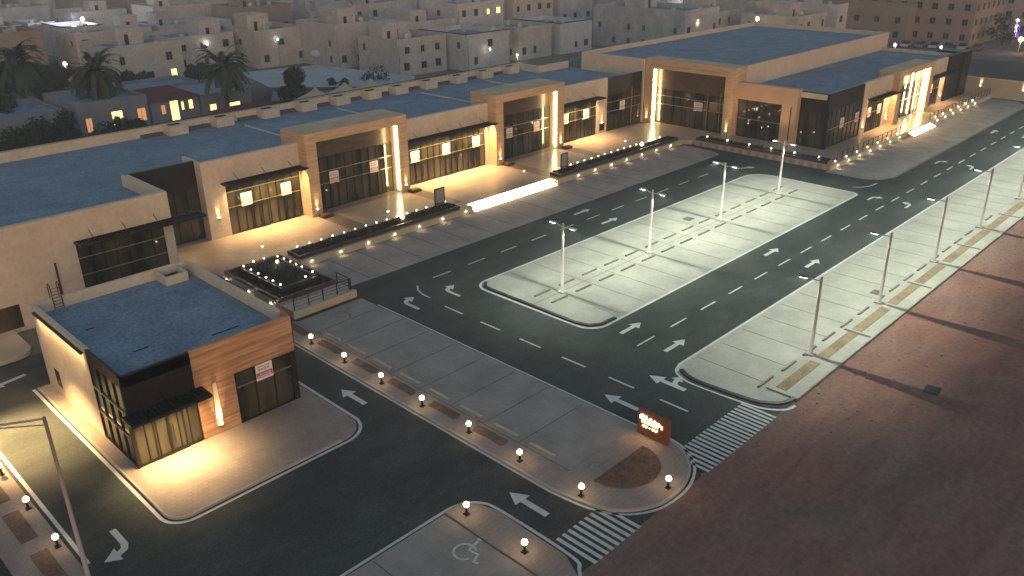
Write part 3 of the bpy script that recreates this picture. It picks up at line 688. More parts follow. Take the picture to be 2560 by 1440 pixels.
# information boards
for x,y,w,nm in ((54.2,63.75,1.35,'left'),(73.6,63.4,1.2,'right')):
    t=thing('information_board',f'framed standing information board on the terrace just {nm} of the lit steps','sign board',(x,y,PZ),'information boards beside the steps')
    m=MB(); m.box(x-w/2,x-w/2+.1,y-.06,y+.06,PZ,PZ+2.2); m.box(x+w/2-.1,x+w/2,y-.06,y+.06,PZ,PZ+2.2); m.box(x-w/2+.1,x+w/2-.1,y-.06,y+.06,PZ+2.1,PZ+2.2); m.box(x-w/2+.1,x+w/2-.1,y-.06,y+.06,PZ+.5,PZ+.6)
    m.build('frame',frame,t); MB().box(x-w/2+.1,x+w/2-.1,y-.03,y+.03,PZ+.6,PZ+2.1).build('panel',mat('board_panel',(.38,.37,.36),.3,(.22,.22,.22),2.2,spec=.6),t)
# plinth boxes beside the portals
for i,(x,y) in enumerate(((44.5,70.3),(56.2,70.3),(71.1,70.3),(82.1,70.3))):
    t=thing('stone_plinth',f'low dark stone block at the foot of the portal pillars, {ORD[i+1]} from the left','plinth',(x,y,PZ),'stone plinths at the portal feet')
    MB().box(x-.6,x+.6,y-.45,y+.45,PZ,PZ+.3).build('block',granite,t); MB().box(x-.42,x+.42,y-.28,y+.28,PZ+.301,PZ+.33).build('gravel_top',mulch,t)
# ============================================================ SHOP ROW
FY=72.4; F=Fr('y',FY); WT=8.1; RZ=7.1
shop=thing('shop_row','long single-storey row of shops with stone portals and glass fronts behind the terrace','shop building',(62,80,0))
def wallsec(u0,u1,o0,o1,otop,par,FF=F,mt=tan,top=WT,th=.3,z0=PZ):
    m=MB()
    FF.box(m,u0,o0,z0,top,-th,0); FF.box(m,o1,u1,z0,top,-th,0); FF.box(m,o0,o1,otop,top,-th,0)
    return m.build('facade_wall',mt,par)
wallsec(33.1,43.4,35.2,43.2,5.7,shop); wallsec(56.2,69.8,56.5,69.2,5.7,shop); wallsec(82.2,93.0,83.5,90.6,5.7,shop)
storefront(F,shop,35.2,43.2,PZ,5.7,9,(3.3,4.8),-.08,doors=((37.6,39.4,3.2),(40.4,42.2,3.2)),heavy=(3,6))
storefront(F,shop,56.5,69.2,PZ,5.7,14,(3.2,4.6),-.08,doors=((58.2,60.0,3.1),(62.6,64.4,3.1),(66.2,68.0,3.1)),heavy=(4,5,9,10,13))
storefront(F,shop,83.5,90.6,PZ,5.7,9,(3.3,4.5),-.08,doors=((84.6,86.4,3.2),(88.2,90,3.2)),heavy=(4,5))
canopy(F,shop,34.8,43.6,5.75,1.4,3,480); canopy(F,shop,56.4,70.2,5.75,1.4,4,950); canopy(F,shop,83.2,91.0,5.75,1.4,3,480)
m=MB(); F.box(m,43.2,43.4,PZ,5.7,.001,.02); 
# warm side pilasters beside portals
portal(F,shop,43.4,56.2,9.1,1.4,1.25,.95); portal(F,shop,69.8,82.2,9.1,1.4,1.25,.95)
lstrip(F,shop,54.88,PZ+.3,8.1,.95,.18); lstrip(F,shop,80.88,PZ+.3,8.1,.95,.18)
lstrip(F,shop,44.72,PZ+.2,6.0,.02,.07,frameb); lstrip(F,shop,71.12,PZ+.2,6.0,.02,.07,frameb)  # reflective aluminium mullions, these give no light
FP=Fr('y',FY-1.4)
for u in (44.0,55.6,70.4,81.6): sconce(FP,shop,u,1.35,30)
sconce(F,shop,34.1,2.6,30); sconce(F,shop,91.9,2.0,25)
F.box(MB(),91.4,92.5,PZ+.35,1.9,.0,.04).build('louvre',frame,shop)
# dark recess at left and dark section at right
m=MB(); m.box(27.2,33.1,73.6,73.9,5.7,WT); m.build('dark_panel',blackp,shop)
F2=Fr('y',73.6)
storefront(F2,shop,27.2,33.1,PZ,5.7,5,(),-.08)
MB().box(33.1,33.4,72.701,76,PZ,WT).build('return_wall',tan,shop)
m=MB(); m.box(27.2,33.1,70.6,73.6,3.5,3.7); 
F.box(MB(),93.0,101.0,5.7,8.0,-.3,-.02).build('dark_panel',blackp,shop)
storefront(F,shop,93.0,101.0,PZ,5.7,9,(3.3,4.6),-.08,doors=((95,96.8,3.2),(97.2,99,3.2)))
lstrip(F,shop,98.6,PZ+.2,6.3,.04,.10,frameb,.04)
# left wing
FL=Fr('y',66.2)
wallsec(-12,27.1,19.4,26.3,5.7,shop,FL,tan,WT,.3,0.0)
m=MB(); m.box(26.8,27.1,66.5,73.58,PZ,WT); m.build('end_wall',tan,shop)
storefront(FL,shop,19.4,26.3,PZ,5.7,7,(3.0,4.4),-.12); canopy(FL,shop,19.3,29.5,5.75,1.4,4,0)
FL.box(MB(),17.6,17.75,PZ,4.6,.001,.03).build('downpipe',granite,shop); FL.box(MB(),6,14.6,.35,2.2,.001,.03).build('shop_window',glass,shop)
MB().box(22.4,22.6,65.3,65.45,5.6,5.68).build('soffit_light',ledc,shop)
light('SPOT',(27.6,69.6,5.2),700,WARM,shop,'soffit_lamp',size=.05,to=(28.6,69.0,0),spot=95,blend=1)
MB().box(27.1,27.7,69.4,69.8,5.2,5.35).build('wall_bracket_light',frame,shop)
light('SPOT',(14.2,65.4,3.6),60,WARM,shop,'soffit_lamp',size=.1,to=(13.2,63.9,0),spot=120,blend=1)
# roofs
m=MB(); m.poly([(-12,66.5),(26.8,66.5),(26.8,73.9),(33.4,73.9),(33.4,72.7),(101,72.7),(101,90.6),(-12,90.6)],RZ)
m.build('roof',roofm,shop)
m=MB(); 
for x0,x1 in ((-12,94.2),): m.box(x0,x1,90.6,90.9,5,WT)
m.box(94.2,94.5,86.4,90.9,5,WT); m.box(94.5,101,86.4,86.7,5,WT)
m.box(33.4,93,72.705,72.95,RZ,WT-.005); m.box(-11.9,26.8,66.505,66.75,RZ,WT-.005)
m.box(26.55,26.795,66.76,73.9,RZ,WT-.003)
m.box(-12,94.2,90.9,91.05,0,8.0)
m.build('parapet',tan,shop)
MB().box(-12,94.4,90.55,90.98,WT,WT+.06).build('coping',retw,shop)
MB().tube([(-12,90.75,WT+.22),(94.2,90.75,WT+.22)],.045,6).build('conduit',frame,shop)
ps=[(48.2,1),(54.6,0),(49,0)]
for i,x in enumerate((39.0,44.5,50.4,55.6,60.6,65.5,70.0,75.2,80.8,86.0,91.5)):
    b=MB(); b.box(x-1.05,x+1.05,88.9,90.58,RZ+.003,RZ+.95); o=b.build('roof_duct_box',tan,shop)
    MB().box(x-.6,x+.6,89.9,90.3,RZ+.951,RZ+1.03).build('vent',black,o); MB().box(x-3.6,x-1.3,90.1,90.58,RZ+.003,RZ+.35).build('gutter_box',mat('gutter_grey',(.10,.105,.12),.8),shop)
for x in (46,72,58.5,84): MB().box(x,x+.12,73.2,87.5,RZ+.001,RZ+.14).build('roof_ridge',tan,shop)
# portal backs standing above the roof already part of portal; posters
for i,(a,b) in enumerate(((36.6,37.75),(41.0,42.1),(46.7,47.85),(51.9,53.0),(57.6,58.8),(62.3,63.5),(67.1,68.3),(72.9,74.0),(77.9,79.0),(83.6,84.75),(87.8,89.0),(95.9,97.1))):
    rent_poster(F,a,b,3.15,4.45,.02,f'white and pink rental poster in the shop row window, {ORD[i+1]} from the left')
# ============================================================ CORNER HALL
hall=thing('corner_hall','tall corner hall with a wide stone portal and blue-grey flat roof','shop building',(125,70,0))
HZ=9.7
m=MB(); m.box(101.2,101.5,72.3,84,0,HZ); m.box(101.5,153,83.7,84,0,HZ); m.box(152.7,153,58.0,83.7,0,HZ); m.box(103,152.7,58.0,58.3,0,HZ)
m.build('wall',tan,hall)
MB().poly([(101.5,58.3),(152.7,58.3),(152.7,83.7),(101.5,83.7)],9.0).build('roof',roofm,hall)
FB=Fr('x',102.6)
m=MB(); FB.box(m,70.9,72.3,PZ,HZ+.1,-2,1.0); FB.box(m,57.7,59.1,PZ,HZ+.1,-2,1.0); FB.box(m,59.1,70.9,HZ-1.2,HZ+.1,-2,1.0)
pt_=m.build('portal',stone,hall)
FB.box(MB(),59.1,70.9,5.6,HZ-1.2,-.3,-.1).build('upper_panel',brownp,pt_)
storefront(FB,hall,59.1,70.9,PZ,5.6,8,(3.4,4.6),-.15,doors=((68.0,69.8,3.2),(62.2,64.0,3.2)))
lstrip(FB,hall,70.78,PZ+.1,8.3,.5,.22); 
for u in (60.2,62.2): lstrip(FB,hall,u,PZ+.1,6.0,-.05,.09,frameb)
FBP=Fr('x',101.6)
sconce(FBP,hall,71.7,1.3,30); sconce(FBP,hall,58.4,1.3,30)
rent_poster(FB,63.0,64.4,3.1,4.4,-.05,'white and pink rental poster in the wide corner portal')
# white portal + dark corner of the side wing
wing=thing('side_wing','low side wing with a dark glazed corner, tan frames and a lit portal','shop building',(125,52,0))
FW=Fr('x',102.9)
m=MB(); FW.box(m,49.0,51.1,PZ,7.9,-.6,.3); FW.box(m,57.6,58.0,PZ,7.9,-.6,.3); FW.box(m,51.1,57.6,5.7,7.9,-.6,.3); m.build('portal',mat('warm_lit_render',(.55,.38,.25),.8,(.48,.33,.22),.5),wing)  # white portal, warm light on it put into the base colour
storefront(FW,wing,51.1,57.6,PZ,5.7,5,(3.1,),-.1)
FW.box(MB(),49.7,49.85,1.2,5.6,.301,.33).build('slot',granite,wing)
FC=Fr('x',103.5)
FC.box(MB(),45.3,49.0,5.4,7.6,-.3,0).build('dark_panel',blackp,wing); storefront(FC,wing,45.3,49.0,PZ,5.4,3,(),-.05)
FS=Fr('y',45.2)
FS.box(MB(),103.52,113.9,5.4,7.6,-.3,0).build('dark_panel',blackp,wing)
storefront(FS,wing,103.6,113.9,PZ,5.4,8,(3.0,),-.05); FS.box(MB(),103.5,104.1,PZ,5.4,-.04,.12).build('corner_column',blackp,wing)
m=MB(); FS.box(m,113.9,115.6,PZ,7.7,-.4,.1); FS.box(m,115.6,123.3,5.2,7.7,-.4,.1); FS.box(m,121.2,123.3,PZ,5.2,-.4,.1); m.build('facade_wall',tan,wing)
storefront(FS,wing,115.6,121.2,PZ,5.2,8,(3.2,),-.05,doors=((116.6,118.4,3.1),))
canopy(FS,wing,115.3,126.0,5.25,1.4,3,330,WARM2)
m=MB(); FS.box(m,123.3,124.6,PZ,8.1,-2,1.0); FS.box(m,135.2,136.6,PZ,8.1,-2,1.0); FS.box(m,124.6,135.2,7.3,8.1,-2,1.0)
p=m.build('portal',stone,wing); FS.box(MB(),124.6,135.2,5.6,7.3,-.3,-.1).build('upper_panel',brownp,p)
storefront(FS,wing,124.6,135.2,PZ,5.6,8,(3.3,),-.1)
lstrip(FS,wing,130.1,PZ+.5,7.2,.25,.2); lstrip(FS,wing,134.9,PZ+.2,7.2,.35,.3)
m=MB(); FS.box(m,136.6,137.4,PZ,7.6,-.4,0); FS.box(m,143.0,145.4,PZ,7.6,-.4,0); FS.box(m,137.4,143.0,5.2,7.6,-.4,0); m.build('facade_wall',tan,wing)
storefront(FS,wing,137.4,143.0,PZ,5.2,5,(3.2,),-.05); canopy(FS,wing,137,147,5.25,1.3,2,160,WARM2)
FS.box(MB(),145.4,151,PZ,7.7,-.5,.3).build('dark_panel',blackp,wing)
sconce(FS,wing,114.7,1.6,25,.1); sconce(FS,wing,122.6,1.5,30,.1); sconce(FS,wing,144.2,1.6,30)
m=MB(); m.box(150.7,151,45.6,58,0,7.4); m.box(103.8,150.7,45.61,45.8,6.7,7.55); m.box(103.2,103.4,45.5,57.7,6.9,7.55); m.build('parapet',tan,wing)
MB().poly([(103.4,45.5),(150.8,45.5),(150.8,57.98),(103.4,57.98)],6.9).build('roof',roofm,wing)
for i,(a,b) in enumerate(((107.4,108.6),(112.0,113.1),(116.0,117.1),(119.3,120.5),(139.0,140.2))):
    rent_poster(FS,a,b,2.7,4.0,.04,f'white and pink rental poster in the side wing window, {ORD[i+1]} from the near corner')
for y in (51.0,56.2):  # fixtures added only to throw warm light up the portal
    t=thing('added_flood_light','added dark flood light in the end planter brightening the white portal, %s one'%('right' if y<53 else 'left'),'flood light',(98.2,y,PZ+.35),'added flood lights in the end planter')
    MB().box(98.1,98.35,y-.12,y+.12,PZ+.35,PZ+.6).build('housing',frame,t); MB().box(98.351,98.37,y-.1,y+.1,PZ+.4,PZ+.58).build('lens',ledw,t)
    light('SPOT',(98.45,y,PZ+.6),420,WARM2,t,size=.05,to=(102.5,y,6.8),spot=75,blend=1)
# ============================================================ KIOSK (foreground building)
K=thing('kiosk_building','square wood-clad shop building with blue-grey roof in the left foreground','building',(18,49,.14))
kx0,kx1,ky0,ky1,kt=12.9,23.4,42.2,55.9,6.0
FK=Fr('y',ky0); FX=Fr('x',kx0)
KB=.14
m=MB(); m.box(kx0,kx0+.25,46.9,ky1,KB,kt); m.box(kx0+.25,kx1,ky1-.25,ky1,KB,kt); m.box(kx1-.25,kx1,ky0+1.2,ky1-.25,KB,kt-.002)
m.build('side_wall',tan,K)
m=MB(); FK.box(m,16.85,19.25,KB,kt,-.25,0); FK.box(m,19.25,23.45,3.6,kt,-.25,0); m.box(kx1,kx1+.05,ky0,ky0+1.2,3.6,kt); m.build('front_cladding',wood,K)
FK.box(MB(),kx0+.02,16.85,3.35,kt-.1,-.25,-.03).build('dark_panel',blackp,K)
FX.box(MB(),42.23,46.9,5.4,kt-.1,-.25,-.03).build('dark_panel',blackp,K)
storefront(FK,K,13.05,16.8,KB,3.35,6,(),-.1,doors=((14.1,15.9,3.1),))
storefront(FX,K,42.35,46.88,KB,5.4,4,(2.0,3.6),-.08)
FK.box(MB(),12.9,13.05,KB,3.35,-.15,0).build('corner_column',blackp,K)
storefront(FK,K,19.3,23.1,KB,3.6,3,(2.6,),-.1); FK.box(MB(),23.1,23.42,KB,3.6,-.3,-.02).build('corner_column',blackp,K)
storefront(Fr('y',ky0),K,23.3,23.35,KB,3.6,1,(),-.4)
m=MB(); m.box(kx1-.2,kx1-.02,42.52,43.4,KB,3.6); m.build('shop_window',glass,K)
canopy(FK,K,12.6,17.2,3.55,1.35,3,0)
MB().box(13.3,16.6,41.3,41.4,3.42,3.46).build('light_bar',ledw,K)
o=light('AREA',(14.9,41.3,3.35),260,WARM,K,'canopy_light',size=3.3,size2=.2,to=(14.9,40.9,0),spread=120)
light('SPOT',(15.3,41.4,3.2),260,WARM,K,'canopy_spot',size=.1,to=(14.9,39.9,0),spot=120,blend=1)
# recessed tapering wall slot light
m=MB(); m.v=[]; 
a=[(17.72,.7),(18.16,.7),(18.08,3.55),(17.86,3.55)]
nn=len(m.v); m.v+=[(x,ky0-.03,z) for x,z in a]+[(x,ky0-.001,z) for x,z in a]; m.f+=[(0,1,2,3),(4,7,6,5),(0,4,5,1),(1,5,6,2),(2,6,7,3),(3,7,4,0)]; m.m+=[0]*6
m.build('slot_recess',mat('slot_plaster',(.75,.62,.48),.7),K)
sconce(FK,K,17.95,.72,90)
light('SPOT',(17.95,ky0-.22,.8),250,WARM,K,'wall_light_beam',size=.02,to=(17.95,ky0-.05,3.6),spot=24,blend=.6)
FX.box(MB(),53.2,54.0,.9,2.1,.001,.03).build('slot_window',glass,K)
MB().box(12.72,12.9,47.2,55.2,5.62,5.7).build('light_shelf',frame,K)
MB().box(12.76,12.84,47.3,55.1,5.59,5.615).build('light_bar',ledw,K)
o=light('AREA',(12.72,51.2,5.56),60,WARM,K,'shelf_light',size=.05,size2=7.8,to=(12.85,51.2,0),spread=80)
o.rotation_euler=(0,R(4),0)
MB().poly([(kx0+.25,ky0+.25),(kx1-.25,ky0+.25),(kx1-.25,ky1-.25),(kx0+.25,ky1-.25)],5.25).build('roof',roofm,K)
m=MB(); m.box(kx0+.02,kx0+.2,42.5,46.9,5.25,kt-.01); m.box(kx0+.2,16.85,ky0+.03,ky0+.2,5.25,kt-.01); m.build('parapet',blackp,K)
h=MB(); h.box(20.9,21.05,53.9,55.6,5.26,5.9); h.box(22.35,22.5,53.9,55.6,5.26,5.9); h.box(21.05,22.35,53.9,54.05,5.26,5.9); h.box(21.05,22.35,55.45,55.6,5.26,5.9)
hb=h.build('roof_hatch',tan,K); MB().box(21.05,22.35,54.05,55.45,5.26,5.5).build('hatch_well',frame,hb)
canopyE=MB().box(kx1,kx1+.7,48.6,52.6,5.35,5.5).build('side_canopy',frame,K)
l=MB()
for x in (14.2,14.75):
    l.tube([(x,56.05,3.0),(x,56.05,6.9),(x,55.9,7.0),(x,55.6,6.95),(x,55.55,5.3)],.03,6)
for k in range(7): l.tube([(14.2,55.55,5.4+.22*k),(14.75,55.55,5.4+.22*k)],.02,5)
l.build('roof_ladder',frame,K)
m=MB()
for (x,y,w) in ((15.2,46,.9),(19.4,44.6,1.8),(14.4,51,.5)): m.box(x,x+w,y,y+.07,5.251,5.29)
m.build('roof_debris',frame,K)
rent_poster(FK,20.62,21.75,2.5,3.58,.02,'large white and magenta rental poster in the window of the foreground kiosk',True)
# wall at the far end
t=thing('boundary_wall','long cream boundary wall with small wall lights at the far end of the car park','wall',(157,40,0))
m=MB(); m.box(157,157.3,28,58,0,3.0); m.build('wall_body',retw,t); MB().box(156.95,157.35,28,58,3.0,3.12).build('coping',tan,t)
FE=Fr('x',157)
for u in (43.0,36.5,30.5): sconce(FE,t,u,1.7,40)
t=thing('dark_annex','black clad annex block at the end of the side wing','building',(153,47,0))
MB().box(151.2,154.5,44.6,49,0,7.6).build('body',blackp,t); MB().box(151.3,154.4,44.7,48.9,7.601,7.7).build('coping',frame,t)
# ============================================================ BEHIND THE SHOPS: COMPOUND
t=thing('compound_wall','pale compound wall running behind the shop row','wall',(60,97,0)); MB().box(0,104,96.9,97.2,0,3).build('wall_body',retw,t); MB().box(0,104,96.85,97.25,3,3.1).build('coping',tan,t)
def box_house(name,label,cat,x0,x1,y0,y1,h,wall,roofh=.7,wins=(),group=None,roof=roofm):
    t=thing(name,label,cat,((x0+x1)/2,(y0+y1)/2,0),group)
    m=MB(); w=.25
    m.box(x0,x1,y0,y0+w,0,h); m.box(x0,x1,y1-w,y1,0,h); m.box(x0,x0+w,y0+w,y1-w,0,h); m.box(x1-w,x1,y0+w,y1-w,0,h)
    m.build('wall',wall,t); MB().poly([(x0+w,y0+w),(x1-w,y0+w),(x1-w,y1-w),(x0+w,y1-w)],h-roofh).build('roof',roof,t)
    for (face,u,v,ww,hh,mt) in wins: window(t,face,(x0 if face=='x' else y0),u,v,ww,hh,mt)
    return t
winglass=mat('dark_window',(.02,.022,.025),.15,spec=.6)
def window(par,face,c,u,v,w,h,mt=None):
    Fq=Fr(face,c); m=MB()
    Fq.box(m,u-w/2-.08,u+w/2+.08,v-.08,v,0,.06,0); Fq.box(m,u-w/2-.08,u+w/2+.08,v+h,v+h+.08,0,.06,0); Fq.box(m,u-w/2-.08,u-w/2,v,v+h,0,.06,0); Fq.box(m,u+w/2,u+w/2+.08,v,v+h,0,.06,0)
    Fq.box(m,u-.03,u+.03,v,v+h,.012,.04,0); Fq.box(m,u-w/2,u+w/2,v,v+h,-.02,.01,1)
    return m.build('window',[mat('window_frame',(.25,.23,.20),.7),mt or winglass],par)
v=box_house('villa','low blue-grey villa with a row of lit yellow windows behind the shops','villa',40.5,50.4,124,137,5.5,bluewall,.5,
 [('y',45.8,1.9,1.5,1.9,litwin),('y',49.3,1.9,1.2,1.8,litwin2),('y',41.8,1.4,.8,2,litwin2)])
v=box_house('villa','villa block with a dark red tiled roof and a tall bright window','villa',50.6,58,123.6,134,4.3,bluewall,.3,
 [('y',54.1,1.2,1.2,2.9,litwin),('y',52.4,2.4,.6,1.3,litwin2),('y',55.4,2.6,.35,1.2,litwin),('y',56.7,2.6,.6,1.3,litwin)])
m=MB(); a=[(50.2,123.2,4.31),(58.4,123.2,4.31),(58.4,134.4,4.31),(50.2,134.4,4.31)]; r1=(52.6,128.8,5.6); r2=(56,128.8,5.6)
bx=wloc(v); 
m.quad(a[0],a[1],r2,r1);m.tri(a[1],a[2],r2);m.quad(a[2],a[3],r1,r2);m.tri(a[3],a[0],r1); m.build('tiled_roof',redroof,v)
box_house('villa','small villa block with two lit windows behind the second palm','villa',58.2,66.5,123.0,136,4.4,bluewall,.5,
 [('y',59.9,1.2,1.0,1.6,litwin),('y',63.3,1.5,2.2,1.1,litwin)])
box_house('outbuilding','long low blue-grey outbuilding behind the trees left of the villa','outbuilding',30,40,127,140,4.6,bluewall,.5)
box_house('outbuilding','flat roofed outbuilding between the villa and the beige houses','outbuilding',50,66,139,148,3.8,bluewall,.5)
box_house('store_shed','low flat shed with dusty roof at the left end behind the shops','shed',24,38,99,108,3.6,bluewall,.3)
t=thing('carport','long pale shade roof over the compound yard','carport',(78,120,0))
MB().prism([(70,123),(86,107),(92,113),(88,137),(74,140)],3.9,4.0).build('roof',palefab,t)
MB().prism([(66,116),(74,110.5),(80,112.6),(70,122.5)],3.3,3.4).build('roof',bluewall,t)
for x,y in ((67,115),(85,109),(90,114),(86,135),(71,138)): MB().tube([(x,y,0),(x,y,3.9)],.08,6).build('post',frame,t)
t=thing('shed','dark red low roofed shed beside the tents','shed',(66,112,0))
MB().box(57.5,65,108.5,119,0,2.6).build('wall',bluewall,t)
m=MB(); m.quad((57,108,2.61),(65.6,108,2.61),(63.5,114,4.0),(59,114,4.0)); m.quad((65.6,119.5,2.61),(57,119.5,2.61),(59,114,4.0),(63.5,114,4.0)); m.tri((57,119.5,2.61),(57,108,2.61),(59,114,4.0)); m.tri((65.6,108,2.61),(65.6,119.5,2.61),(63.5,114,4.0)); m.build('roof',redroof,t)
for i,(x,y) in enumerate(((68.8,108),(74.0,108),(78.9,108))):
    t=thing('canvas_tent',f'peaked beige canvas tent behind the shop row, {ORD[i+1]} from the left','tent',(x,y,0),'peaked beige tents'); m=MB(); n=14
    prof=[(2.95,3.6),(2.7,4.05),(1.95,4.4),(1.2,4.85),(.5,5.35),(.05,5.95)]
    for j in range(len(prof)-1):
        for k in range(4):
            a0=R(45+90*k);a1=R(45+90*(k+1)); r0,z0=prof[j];r1_,z1=prof[j+1]; q=1.35
            m.quad((x+q*r0*math.cos(a0),y+q*r0*math.sin(a0),z0),(x+q*r0*math.cos(a1),y+q*r0*math.sin(a1),z0),(x+q*r1_*math.cos(a1),y+q*r1_*math.sin(a1),z1),(x+q*r1_*math.cos(a0),y+q*r1_*math.sin(a0),z1))
    m.build('canopy',tent,t)
    for k in range(4): a0=R(45+90*k); MB().tube([(x+3.85*math.cos(a0),y+3.85*math.sin(a0),0),(x+3.85*math.cos(a0),y+3.85*math.sin(a0),3.6)],.06,6).build('pole',metal,t)
# ------------------------------------------------------------ trees
def palm(x,y,h,label,seed,rc=4.2):
    rd_=random.Random(seed); t=thing('palm_tree',label,'palm tree',(x,y,0),'date palms behind the shops')
    m=MB(); k=10
    for i in range(12):
        z0=h*i/12; m.tube([(x,y,z0),(x,y,z0+h/12)],.30,10,0,.36)
    m.build('trunk',bark,t)
    m=MB(); top=Vector((x,y,h))
    for f in range(95):
        az=rd_.uniform(0,6.283); el=rd_.uniform(-.35,1.35); L=rc*rd_.uniform(.8,1.1); n=9
        d=Vector((math.cos(az)*math.cos(el),math.sin(az)*math.cos(el),math.sin(el))); p=top.copy()+Vector((0,0,.2)); pr=p.copy(); side=Vector((-math.sin(az),math.cos(az),0))
        for i in range(n):
            s=(i+1)/n; d=(d+Vector((0,0,-.17-.10*s))).normalized(); q=p+d*L/n
            m.quad(p+side*.035,p-side*.035,q-side*.03,q+side*.03)
            if i>0:
                for sd_ in (-1,1):
                    for e in range(3):
                        b=p+(q-p)*(e/3); ll=rd_.uniform(.7,1.0)*(1-abs(s-.45)*.9)
                        tip=b+side*sd_*ll*.75+d*ll*.5+Vector((0,0,-.12*ll+rd_.uniform(-.06,.06))); m.tri(b,b+d*.26,tip)
            p=q
    m.build('crown',palml,t)
palm(46.5,131,8.2,'dark date palm standing before the lit villa, middle of the three palms',1,5.2)
palm(60.8,120,8.4,'tall date palm right of the red roofed villa',2,5.0)
palm(40.5,146,9,'date palm at the far left edge behind the shops',3,5.5)
def tree(x,y,h,r,label,seed,cone=False,name='leafy_tree',sz=1.0,n=1500,group='dark trees behind the shops'):
    rd_=random.Random(seed); t=thing(name,label,'tree',(x,y,0),group)
    MB().tube([(x,y,0),(x+.1,y,h*.3),(x,y,h*.6)],.16,7,0,.07).build('trunk',bark,t)
    m=MB(); cl=[]
    for i in range(26):
        z=rd_.uniform(.25,.95); rr_=r*(1.15-z if cone else math.sqrt(max(.05,1-(2*z-1.15)**2)))*rd_.uniform(.3,.95); a=rd_.uniform(0,6.28)
        cl.append((Vector((x+rr_*math.cos(a),y+rr_*math.sin(a),z*h)),rd_.uniform(.22,.42)*r))
    for i in range(n):
        c,cr=rd_.choice(cl); d=Vector((rd_.gauss(0,1),rd_.gauss(0,1),rd_.gauss(0,1))).normalized(); p=c+d*cr*rd_.uniform(.6,1.05); s=rd_.uniform(.10,.22)*sz
        u=Vector((rd_.gauss(0,1),rd_.gauss(0,1),rd_.gauss(0,1))).normalized(); w=d.cross(u).normalized()
        m.quad(p-u*s,p-w*s*.6,p+u*s,p+w*s*.6)
    m.build('crown',leaf,t)
tree(69.8,115.5,7.6,3.5,'dense dark conical tree beside the tents',4,True,n=8000,sz=1.3)
tree(78.3,116,5.2,2.0,'dark leafy tree between the tent peaks',5,n=1500)
tree(86,116,5.8,2.4,'dark leafy tree right of the tents',6,n=1500)
for i,(x,y,h,r) in enumerate(((33,101,4.5,3.2),(38,106,4.5,3.4),(29,98,3.6,2.6),(42,113,4.6,3.2),(25.5,100.5,4.2,3),(36,121,5,3.6),(46,118,2.6,1.8),(55,116,2.2,1.5),(35,136,5.5,3.5),(43,139,5,3),(72,152,4,2.5),(60,152,4.2,2.6),(48,160,5,4),(53,172,4.5,3.6),(44,172,5,4),(30,112,5.5,4.5),(24,96.5,4.5,3.5))):
    tree(x,y,h,r,f'dark bushy tree in the compound, {ORD[i+1]} of the leafy trees behind the shops',20+i,n=4200,sz=1.5)
tree(225,59,6.5,3.6,'dark round tree beside the far apartment blocks',40,n=900,sz=1.6,group=None)
# satellite dish on post
t=thing('satellite_dish','pale round dish on a post above the compound wall','satellite dish',(86.5,134.5,0))
MB().tube([(86.5,134.5,0),(86.5,134.5,5.6)],.06,6).build('post',metal,t)
MB().ball((86.5,134.5,6.3),1.0,0,14,8,.75).build('bowl',mat('dish_grey',(.42,.40,.43),.6),t,smooth=True)
